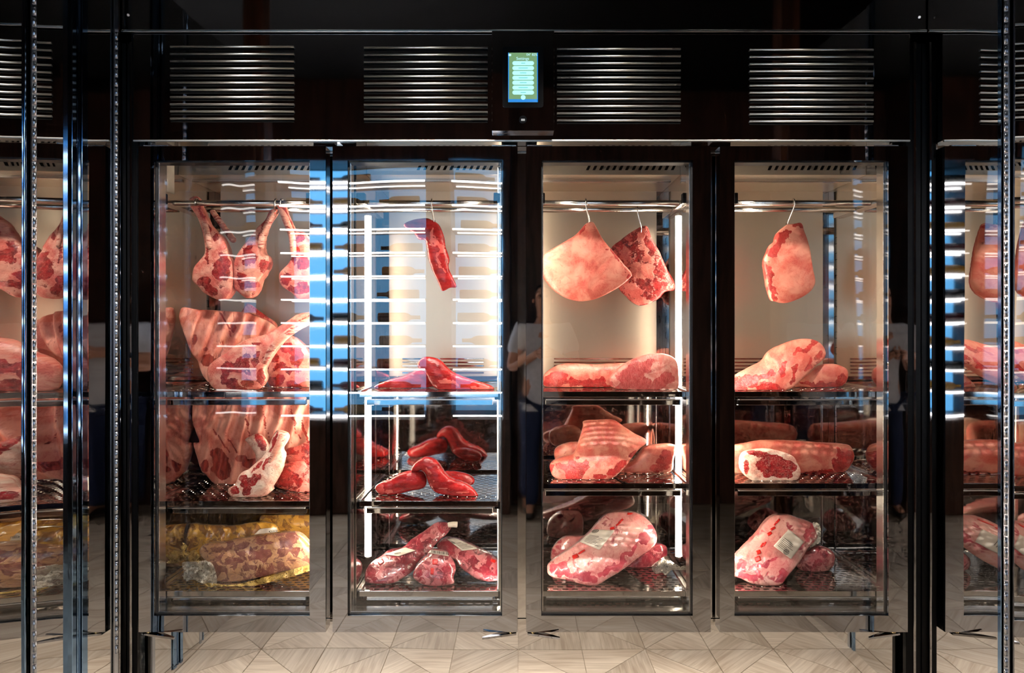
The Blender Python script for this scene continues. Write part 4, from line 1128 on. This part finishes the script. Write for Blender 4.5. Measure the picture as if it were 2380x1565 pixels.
p1 = inflate('packed_shank', 'long vacuum packed shank with a bare white bone end slanting across the shelf', 'meat pack', Z5c,
    [(165, 980), (180, 880), (260, 770), (380, 690), (500, 600), (640, 580), (720, 540), (830, 440), (1000, 330), (1150, 220), (1230, 205), (1340, 215), (1380, 260), (1330, 360), (1200, 470), (1100, 590), (1000, 680), (900, 790), (850, 880), (720, 980), (560, 1060), (380, 1075), (200, 1055)],
    0.145, 0.045, 0.045, F_['shank'], 0.42, muscles=[(250, 840, 60, 60), (720, 780, 120, 80), (1000, 500, 140, 40, -40)], fats=[(420, 970, 120, 60)], ky=0.0016, power=0.5, group=G_S, seed=51, zmin=z)
bone(p1, Z5c, [(1330, 245, 0.33), (1400, 237, 0.33), (1465, 240, 0.33)], [6, 7, 7.5], M['bonewhite'], 'bone_end')
label_on(p1, Z5c, [(430, 665), (740, 565), (890, 605), (640, 690)], lines=0, logo=(0.30, 0.55, 0.14))
spot_on(p1, Z5c, 395, 765, 46, 32, -35)
p2 = inflate('packed_shank', 'plump vacuum packed shank with a barcode label, between the two other shanks', 'meat pack', Z5c,
    [(845, 980), (860, 880), (930, 760), (1040, 660), (1080, 600), (1200, 585), (1320, 620), (1380, 700), (1430, 790), (1440, 880), (1410, 980), (1420, 1060), (1330, 1090), (1200, 1108), (1060, 1102), (930, 1055)],
    0.13, 0.04, 0.035, F_['shank'], 0.5, muscles=[(1240, 960, 130, 80), (930, 890, 50, 80), (1350, 850, 60, 80)], ky=0.0008, group=G_S, seed=52, zmin=z)
lb = decal(p2, 'paper_label', Z5c, [(1055, 640), (1090, 595), (1340, 630), (1375, 695)], M['paper'], 10, 0.002)
for i in range(12):
    x = 1100 + i * 20
    decal(p2, 'barcode_line', Z5c, [(x, 605 + i * 2.6), (x + 5 + 4 * (i % 3), 605 + i * 2.6), (x + 8 + 4 * (i % 3), 640 + i * 3.2), (x + 3, 640 + i * 3.2)], M['ink'], 3, 0.0028, parent=lb)
spot_on(p2, Z5c, 1150, 765, 40, 40); spot_on(p2, Z5c, 1110, 895, 24, 50, 5)

# ---------------- compartment 3
inflate('hanging_red_slab', 'dark red marbled slab hanging behind the pale one, third door', 'meat', L2,
    [(515, 630), (570, 580), (640, 530), (690, 505), (720, 505), (745, 570), (790, 650), (830, 740), (885, 845), (870, 870), (820, 880), (780, 920), (690, 955), (640, 940), (590, 895), (555, 850), (540, 760), (520, 690)],
    0.30, 0.025, 0.05, F_['dark'], 0.36, fats=[(680, 590, 26, 60, -10), (700, 760, 60, 40, 30), (690, 930, 60, 20), (640, 870, 60, 30), (720, 640, 16, 80, -20), (600, 650, 20, 40)], power=0.34, group=G_H, seed=62)
inflate('hanging_pale_slab', 'large slab with a smooth peach fat cap hanging behind the third door', 'meat', L2,
    [(115, 680), (200, 620), (310, 555), (370, 490), (410, 480), (430, 510), (470, 580), (520, 640), (570, 700), (628, 770), (620, 800), (560, 850), (480, 895), (400, 925), (320, 930), (250, 907), (190, 870), (145, 820), (110, 760)],
    0.19, 0.03, 0.06, F_['pale'], 0.92, muscles=[(350, 520, 40, 12, -40), (560, 690, 90, 8, 50), (615, 800, 14, 30)], power=0.34, group=G_H, seed=61, noise=0.18)
hook(1361, 470, 1369, 520, 0.185, *T1, label='wire hook holding the peach slab behind the third door')
hook(1480, 488, 1490, 540, 0.285, *T2, label='wire hook holding the dark red slab behind the third door')
z = SHELF[2, 0]
inflate('striploin', 'long striploin with a red cut face on its left, beside the marbled roast', 'meat', L2,
    [(125, 1370), (150, 1330), (210, 1295), (290, 1283), (420, 1290), (520, 1285), (620, 1285), (640, 1340), (600, 1420), (500, 1430), (400, 1433), (300, 1433), (200, 1428), (135, 1412)],
    0.29, 0.05, 0.06, F_['strip'], 0.85, muscles=[(230, 1368, 60, 54), (400, 1408, 130, 26), (160, 1390, 30, 40)], power=0.42, group=G_S, seed=64, zmin=z)
inflate('marbled_roast', 'finely marbled pink roast at the right of the upper shelf behind the third door', 'meat', L2,
    [(507, 1385), (520, 1350), (590, 1290), (680, 1245), (770, 1225), (850, 1240), (890, 1280), (899, 1350), (896, 1420), (860, 1440), (720, 1447), (580, 1434), (520, 1418)],
    0.18, 0.045, 0.09, F_['wagyu'], 0.8, muscles=[(640, 1370, 120, 66, -25), (680, 1300, 80, 40, -20), (820, 1390, 60, 40), (760, 1420, 60, 22)], power=0.40, group=G_S, seed=65, zmin=z)
z = SHELF[2, 1]
inflate('striploin', 'small pale striploin peeping out at the left, middle shelf behind the third door', 'meat', L3,
    [(185, 345), (230, 315), (310, 300), (380, 320), (400, 400), (330, 440), (230, 430), (190, 400)], 0.33, 0.04, 0.05, F_['pale'], 0.78, group=G_S, seed=66, zmin=z)
inflate('striploin', 'pale striploin with a red cut face on its right, middle shelf, third door', 'meat', L3,
    [(520, 440), (620, 400), (680, 330), (760, 315), (830, 312), (850, 330), (837, 400), (830, 455), (780, 480), (690, 480), (600, 474), (530, 465)],
    0.27, 0.05, 0.06, F_['pale'], 0.82, muscles=[(795, 385, 38, 62), (740, 440, 40, 20)], power=0.42, group=G_S, seed=67, zmin=z)
s1 = inflate('striploin', 'big pale striploin with a bright red oval cut face lying on top of others', 'meat', L3,
    [(158, 440), (175, 405), (230, 380), (290, 362), (320, 290), (340, 215), (345, 185), (420, 180), (500, 178), (540, 198), (610, 245), (680, 283), (687, 305), (640, 350), (600, 400), (560, 450), (500, 500), (440, 515), (340, 518), (240, 513), (180, 490)],
    0.15, 0.045, 0.05, F_['strip'], 0.86, muscles=[(285, 455, 125, 52, 2), (430, 492, 40, 18), (545, 435, 34, 18, -40), (500, 470, 30, 16, -30), (610, 370, 30, 12, -45)], ky=0.0011, power=0.40, group=G_S, seed=68, zmin=z)
z = SHELF[2, 2]
t3 = inflate('packed_striploin', 'small vacuum pack behind the left of the big labelled pack, third door', 'meat pack', L3,
    [(165, 920), (180, 870), (240, 820), (300, 815), (380, 830), (380, 960), (300, 1000), (200, 980), (170, 950)], 0.38, 0.04, 0.05, F_['vacpale'], 0.6, group=G_S, seed=71, zmin=z)
t2 = inflate('packed_striploin', 'dark pink vacuum pack under the right of the big labelled pack, third door', 'meat pack', L3,
    [(540, 1000), (600, 940), (690, 880), (740, 855), (795, 870), (802, 920), (770, 960), (730, 1000), (700, 1032), (640, 1037), (580, 1027)], 0.34, 0.03, 0.05, F_['vac'], 0.45, group=G_S, seed=72, zmin=z)
film(t2, L3, [(720, 985), (790, 925), (820, 950), (890, 1000), (830, 1002), (790, 1032), (740, 1022)], 0.24, M['film'], 0.04, 12)
t1 = inflate('packed_striploin', 'big vacuum packed striploin with square paper label, lowest shelf behind the third door', 'meat pack', L3,
    [(145, 1000), (150, 970), (200, 930), (290, 870), (380, 790), (440, 720), (480, 690), (560, 683), (640, 690), (700, 730), (740, 790), (747, 840), (720, 880), (640, 940), (560, 1000), (480, 1050), (410, 1087), (340, 1082), (250, 1057), (180, 1042), (150, 1022)],
    0.14, 0.05, 0.06, F_['vacpale'], 0.72, muscles=[(220, 1000, 70, 40, 10), (330, 1040, 90, 30, 10), (560, 940, 120, 20, -35), (690, 820, 40, 70, 30), (480, 1010, 60, 20, -30)], ky=0.0013, power=0.40, group=G_S, seed=73, zmin=z)
label_on(t1, L3, [(392, 780), (518, 785), (432, 895), (322, 850)], lines=7, logo=(0.22, 0.14, 0.13))
for x, y, rx, ry, r in ((598, 693, 16, 7, -10), (548, 735, 18, 5, -40), (535, 750, 18, 5, -40), (502, 774, 14, 7, -15), (340, 900, 16, 5, -30), (328, 908, 16, 5, -30), (300, 928, 18, 12, -25)):
    spot_on(t1, L3, x, y, rx, ry, r)

# ---------------- compartment 4
inflate('hanging_rib_slab', 'pale rib slab with a red left edge hanging behind the rightmost door', 'meat', L4,
    [(345, 610), (370, 590), (380, 550), (430, 500), (480, 488), (520, 486), (540, 540), (565, 620), (585, 740), (598, 830), (545, 895), (440, 940), (380, 932), (345, 915), (320, 800), (308, 710), (320, 670)],
    0.21, 0.035, 0.06, F_['pale'], 0.88, fat_back=0.3, muscles=[(420, 570, 70, 30, -48), (370, 640, 50, 26, -40), (345, 820, 22, 130, -14), (500, 500, 40, 14)], power=0.36, group=G_H, seed=81)
hook(1843, 470, 1831, 522, 0.20, *T1, label='wire hook holding the pale slab behind the rightmost door')
z = SHELF[3, 0]
inflate('rib_cut', 'pale oblong cut with a red underside beside the streaked rib roast, rightmost door', 'meat', L4,
    [(460, 1420), (560, 1340), (640, 1290), (720, 1290), (780, 1320), (783, 1370), (750, 1412), (650, 1432), (540, 1437)], 0.28, 0.04, 0.05, F_['strip'], 0.82, muscles=[(620, 1405, 120, 22, 0), (750, 1380, 30, 36)], group=G_S, seed=82, zmin=z)
inflate('rib_roast', 'long rib roast with red streaks slanting up to the right, rightmost door', 'meat', L4,
    [(115, 1390), (150, 1350), (240, 1300), (300, 1270), (330, 1220), (400, 1180), (490, 1150), (560, 1143), (620, 1163), (657, 1210), (652, 1250), (600, 1300), (540, 1360), (480, 1412), (420, 1442), (350, 1449), (240, 1447), (130, 1447)],
    0.15, 0.05, 0.06, F_['strip'], 0.76, muscles=[(210, 1390, 90, 46, -10), (330, 1345, 50, 18, -30), (420, 1315, 14, 50, 10), (550, 1190, 80, 14, -28), (480, 1340, 12, 56, 15), (560, 1290, 14, 50, 30), (350, 1420, 70, 20), (620, 1240, 14, 40, 20)], ky=0.0012, power=0.42, group=G_S, seed=83, zmin=z)
z = SHELF[3, 1]
inflate('ribeye_roll', 'long pale ribeye roll lying across the middle shelf behind the rightmost door', 'meat', L5,
    [(115, 330), (190, 310), (300, 293), (450, 295), (600, 305), (720, 310), (770, 325), (790, 370), (782, 410), (742, 460), (680, 482), (600, 484), (500, 484), (400, 484), (130, 490), (110, 410)],
    0.28, 0.06, 0.07, F_['strip'], 0.86, muscles=[(725, 400, 46, 72, 20), (560, 470, 90, 16), (640, 460, 40, 16)], power=0.46, group=G_S, seed=84, zmin=z)
inflate('ribeye_steak', 'thick ribeye steak, its white-rimmed red cut face turned to the front', 'meat', L5,
    [(170, 420), (180, 370), (220, 350), (300, 340), (380, 350), (450, 375), (480, 420), (497, 470), (465, 515), (380, 524), (260, 522), (200, 492), (175, 460)],
    0.13, 0.022, 0.05, F_['lamb'], 0.9, muscles=[(355, 435, 118, 58, 6), (295, 371, 100, 17, 10), (200, 440, 14, 40), (430, 485, 30, 16)], power=0.25, group=G_S, seed=85, zmin=z, warp=0.1)
z = SHELF[3, 2]
inflate('packed_rib_cut', 'round vacuum packed cut right of the labelled roast behind the rightmost door', 'meat pack', L5,
    [(470, 960), (540, 890), (600, 870), (660, 890), (685, 930), (672, 985), (620, 1024), (560, 1024), (500, 1005)], 0.29, 0.045, 0.05, F_['vac'], 0.5, group=G_S, seed=91, zmin=z)
x1 = inflate('packed_rib_roast', 'big vacuum packed roast with tilted paper label and a row of red prints', 'meat pack', L5,
    [(115, 960), (160, 900), (200, 860), (260, 800), (300, 740), (340, 705), (420, 698), (480, 713), (560, 743), (592, 780), (587, 830), (540, 880), (490, 960), (440, 1020), (390, 1082), (330, 1088), (250, 1082), (180, 1055), (120, 1025)],
    0.14, 0.055, 0.06, F_['vacpale'], 0.68, muscles=[(560, 800, 30, 60, 20), (400, 1040, 50, 30, -40), (220, 1040, 70, 24), (300, 960, 90, 16, -20), (180, 980, 30, 40)], ky=0.0013, power=0.42, group=G_S, seed=92, zmin=z)
film(x1, L5, [(560, 745), (600, 755), (605, 840), (570, 870), (545, 875), (588, 820)], 0.26, M['film'], 0.02, 15)
label_on(x1, L5, [(430, 778), (515, 848), (442, 945), (345, 872)], lines=7, logo=(0.62, 0.86, 0.13))
for x, y, rx, ry, r in ((262, 942, 17, 15, -20), (266, 905, 14, 12, -20), (285, 868, 16, 6, -55), (300, 860, 14, 5, -55), (326, 804, 15, 9, -30), (345, 776, 16, 7, -30), (372, 735, 16, 6, -50), (360, 748, 16, 5, -50)):
    spot_on(x1, L5, x, y, rx, ry, r)

# ================================================================ WINE WALL (seen in the door glass)
wine = empty('wine_wall', (-1.3, WINE_Y, 0))
tag(wine, 'blue backlit wine display wall reflected in the two left doors', 'wine rack')
WX0, WX1 = -3.3, -0.06
MB().box(WX0, WX1, WINE_Y - 0.34, WINE_Y - 0.32, 0.0, 3.35).build('back_board', [M['black']], wine)
MB().box(WX0, WX1, WINE_Y - 0.30, WINE_Y + 0.01, 0.0, 0.72).build('plinth', [M['darkwood']], wine)
MB().box(WX0, WX1, WINE_Y - 0.30, WINE_Y + 0.01, 2.72, 3.35).build('wood_header', [M['darkwood']], wine)
MB().box(WX0 + 0.01, WX1 - 0.01, WINE_Y - 0.318, WINE_Y - 0.305, 0.73, 2.71).build('blue_backlight', [M['wblue']], wine)
posts = [(-1.995, -1.865), (-0.705, -0.525), (-0.12, -0.06), (-3.3, -3.2)]
for a, b in posts:
    MB().box(a, b, WINE_Y - 0.30, WINE_Y + 0.015, 0.72, 2.72, bev=0.003).build('upright_post', [M['darkwood']], wine)
bays = [(-3.2, -1.995), (-1.865, -0.705), (-0.525, -0.12)]
# bottle, lying along x
prof = [(0, 0.0), (0.0, 0.034), (0.006, 0.0375), (0.19, 0.0375), (0.215, 0.030), (0.235, 0.016), (0.29, 0.0140), (0.292, 0.0155), (0.30, 0.0155), (0.30, 0.0)]
bm = bmesh.new(); rings = []
for xx, rr in prof:
    rings.append([bm.verts.new((xx - 0.15, rr * math.cos(2 * PI * i / 16), rr * math.sin(2 * PI * i / 16))) for i in range(16)])
for i in range(len(rings) - 1):
    for kq in range(16):
        f = bm.faces.new((rings[i][kq], rings[i][(kq + 1) % 16], rings[i + 1][(kq + 1) % 16], rings[i + 1][kq])); f.smooth = True
        f.material_index = 1 if 0.05 < prof[i][0] < 0.18 or (i == 2) else 0
bmesh.ops.remove_doubles(bm, verts=bm.verts, dist=1e-6); bmesh.ops.recalc_face_normals(bm, faces=bm.faces)
BOT = []
for nm, cc in (('dark', (0.01, 0.012, 0.012, 1)), ('gold', rgb(150, 110, 20)), ('plum', rgb(60, 14, 20))):
    me = bpy.data.meshes.new('wine_bottle'); bm.to_mesh(me)
    me.materials.append(plain('bottle_glass_' + nm, cc, 0.08)); me.materials.append(plain('bottle_label_' + nm, cc, 0.15))
    BOT.append(me)
bm.free()
random.seed(8)
pitch = 0.179
for r_ in range(11):
    z0 = 0.76 + r_ * pitch
    for (a, b) in bays:
        MB().box(a, b, WINE_Y - 0.30, WINE_Y, z0 - 0.012, z0 - 0.004).build('glass_shelf', [M['black']], wine)
        MB().box(a + 0.01, b - 0.01, WINE_Y, WINE_Y + 0.006, z0 - 0.017, z0 - 0.004).build('shelf_led', [M['wled']], wine)
        MB().box(a + 0.03, b - 0.03, WINE_Y - 0.16, WINE_Y - 0.154, z0 - 0.020, z0 - 0.012).build('shelf_led', [M['wled']], wine)
        n = max(1, int((b - a) / 0.38))
        for i in range(n):
            if random.random() < 0.12: continue
            x = a + (b - a) * (i + 0.5) / n + random.uniform(-0.02, 0.02)
            bi = random.choice((0, 0, 1, 2))
            o = link('wine_bottle', BOT[bi], None, (x, WINE_Y - 0.07, z0 - 0.004 + 0.0378))
            o.rotation_euler = (0, 0, PI * random.randint(0, 1))
            tag(o, '%s wine bottle lying on a shelf of the blue backlit display' % ('dark green', 'golden', 'dark red')[bi], 'bottle', '%s bottles on the wine wall' % ('dark green', 'golden', 'dark red')[bi])

# ================================================================ PHOTOGRAPHER (stands behind the lens, mirrored in the door frames)
def skinned(name, joints, edges, mat, parent=None, origin=(0, 0, 0), sub=2):
    names = list(joints)
    me = bpy.data.meshes.new(name)
    me.from_pydata([tuple(Vector(joints[n][:3]) - Vector(origin)) for n in names], [(names.index(a), names.index(b)) for a, b in edges], [])
    o = bpy.data.objects.new(name, me); C.objects.link(o)
    ORG[o.name] = Vector(origin)
    if parent is not None: o.parent = parent; o.location = Vector(origin) - org(parent)
    else: o.location = origin
    sk = o.modifiers.new('skin', 'SKIN'); sk.use_smooth_shade = True
    o.modifiers.new('sub', 'SUBSURF').render_levels = sub; o.modifiers['sub'].levels = sub
    if not me.skin_vertices:
        me.attributes.new('skin', 'FLOAT_VECTOR', 'POINT')
    sv = me.skin_vertices[0].data
    for i, n in enumerate(names):
        r = joints[n][3]; sv[i].radius = (r, joints[n][4] if len(joints[n]) > 4 else r)
        sv[i].use_root = (i == 0)
    me.materials.append(mat)
    return o
M['skin'] = plain('skin', rgb(196, 142, 116), 0.5); M['tee'] = plain('white_tee', rgb(206, 210, 220), 0.8)
M['jeans'] = plain('jeans', rgb(34, 48, 86), 0.85); M['hair'] = plain('dark_hair', rgb(30, 22, 18), 0.6); M['shoe'] = plain('shoe', rgb(50, 46, 44), 0.6)
px0, py0 = 0.20, -2.64
def J(x, y, z, *r): return (px0 + x, py0 + y, z) + r
jb = {'pelvis': J(0, 0, 0.95, 0.15, 0.11), 'waist': J(0, 0, 1.10, 0.14, 0.10), 'chest': J(0, 0, 1.30, 0.16, 0.11), 'neckbase': J(0, 0, 1.45, 0.09, 0.08),
      'neck': J(0, 0.01, 1.52, 0.055), 'jaw': J(0, 0.03, 1.58, 0.066, 0.078), 'brow': J(0, 0.025, 1.67, 0.075, 0.092), 'crown': J(0, 0.01, 1.74, 0.058, 0.07)}
eb = [('pelvis', 'waist'), ('waist', 'chest'), ('chest', 'neckbase'), ('neckbase', 'neck'), ('neck', 'jaw'), ('jaw', 'brow'), ('brow', 'crown')]
jt = {k: v for k, v in jb.items() if k in ('pelvis', 'waist', 'chest')}; et = eb[:2]
for k in jt: jt[k] = jt[k][:3] + tuple(r + 0.012 for r in jt[k][3:])
jt['collar'] = J(0, 0, 1.44, 0.10, 0.09); jt['hem'] = J(0, 0, 0.86, 0.18, 0.14); et = et + [('chest', 'collar'), ('pelvis', 'hem')]
jj = {'hip': J(0, 0, 0.96, 0.16, 0.12)}; ej = []
for s_, nm in ((-1, 'l'), (1, 'r')):
    jb.update({nm + 'sh': J(s_ * 0.18, 0, 1.40, 0.065), nm + 'el': J(s_ * 0.25, 0.04, 1.12, 0.045), nm + 'wr': J(s_ * 0.10, 0.20, 1.22, 0.030), nm + 'palm': J(s_ * 0.06, 0.25, 1.25, 0.036, 0.020),
               nm + 'th': J(s_ * 0.09, 0, 0.86, 0.092), nm + 'kn': J(s_ * 0.11, 0.02, 0.50, 0.060), nm + 'an': J(s_ * 0.11, -0.01, 0.09, 0.040), nm + 'toe': J(s_ * 0.12, 0.14, 0.04, 0.035)})
    eb += [('chest', nm + 'sh'), (nm + 'sh', nm + 'el'), (nm + 'el', nm + 'wr'), (nm + 'wr', nm + 'palm'), ('pelvis', nm + 'th'), (nm + 'th', nm + 'kn'), (nm + 'kn', nm + 'an'), (nm + 'an', nm + 'toe')]
    for f in range(4):
        z0 = 1.275 - 0.018 * f; ln = (0.030, 0.034, 0.032, 0.026)[f]
        jb.update({nm + 'f%da' % f: J(s_ * 0.045, 0.285, z0, 0.0095), nm + 'f%db' % f: J(s_ * 0.030, 0.285 + ln, z0, 0.0088), nm + 'f%dc' % f: J(s_ * 0.005, 0.285 + ln, z0 - 0.004, 0.0078)})
        eb += [(nm + 'palm', nm + 'f%da' % f), (nm + 'f%da' % f, nm + 'f%db' % f), (nm + 'f%db' % f, nm + 'f%dc' % f)]
    jb.update({nm + 't1': J(s_ * 0.035, 0.235, 1.285, 0.011), nm + 't2': J(s_ * 0.015, 0.255, 1.305, 0.0095)})
    eb += [(nm + 'palm', nm + 't1'), (nm + 't1', nm + 't2')]
    jt.update({nm + 'sh': J(s_ * 0.18, 0, 1.405, 0.085), nm + 'sl': J(s_ * 0.225, 0.02, 1.22, 0.072)})
    et += [('chest', nm + 'sh'), (nm + 'sh', nm + 'sl')]
    jj.update({nm + 'th': J(s_ * 0.09, 0, 0.86, 0.105), nm + 'kn': J(s_ * 0.11, 0.02, 0.50, 0.078), nm + 'cu': J(s_ * 0.11, -0.005, 0.07, 0.068)})
    ej += [('hip', nm + 'th'), (nm + 'th', nm + 'kn'), (nm + 'kn', nm + 'cu')]
person = skinned('person', jb, eb, M['skin'], None, (px0, py0, 0))
tag(person, 'standing photographer in white t-shirt and blue jeans, mirrored in the door frames', 'person')
skinned('t_shirt', jt, et, M['tee'], person, (px0, py0, 0))
skinned('jeans', jj, ej, M['jeans'], person, (px0, py0, 0))
skinned('hair', {'a': J(0, -0.035, 1.60, 0.055, 0.05), 'b': J(0, -0.02, 1.69, 0.076, 0.085), 'c': J(0, 0.015, 1.755, 0.066, 0.075)}, [('a', 'b'), ('b', 'c')], M['hair'], person, (px0, py0, 0))
for s_ in (-1, 1):
    MB().tube([J(s_ * 0.03, 0.103, 1.665)[:3], J(s_ * 0.03, 0.108, 1.665)[:3]], [0.011, 0.006], 10).build('eye', [M['hair']], person)
    skinned('shoe', {'a': J(s_ * 0.11, -0.04, 0.05, 0.048, 0.045), 'b': J(s_ * 0.115, 0.06, 0.042, 0.046, 0.038), 'c': J(s_ * 0.12, 0.15, 0.034, 0.036, 0.028)}, [('a', 'b'), ('b', 'c')], M['shoe'], person, (px0, py0, 0))
    skinned('ear', {'a': J(s_ * 0.078, 0.01, 1.65, 0.012, 0.008), 'b': J(s_ * 0.080, 0.008, 1.615, 0.010, 0.007)}, [('a', 'b')], M['skin'], person, (px0, py0, 0), 1)
skinned('nose', {'a': J(0, 0.108, 1.655, 0.008), 'b': J(0, 0.125, 1.620, 0.012)}, [('a', 'b')], M['skin'], person, (px0, py0, 0), 1)
MB().tube([J(-0.024, 0.100, 1.585)[:3], J(0, 0.107, 1.583)[:3], J(0.024, 0.100, 1.585)[:3]], [0.003, 0.006, 0.003], 8).build('mouth', [plain('lips', rgb(160, 84, 78), 0.5)], person)
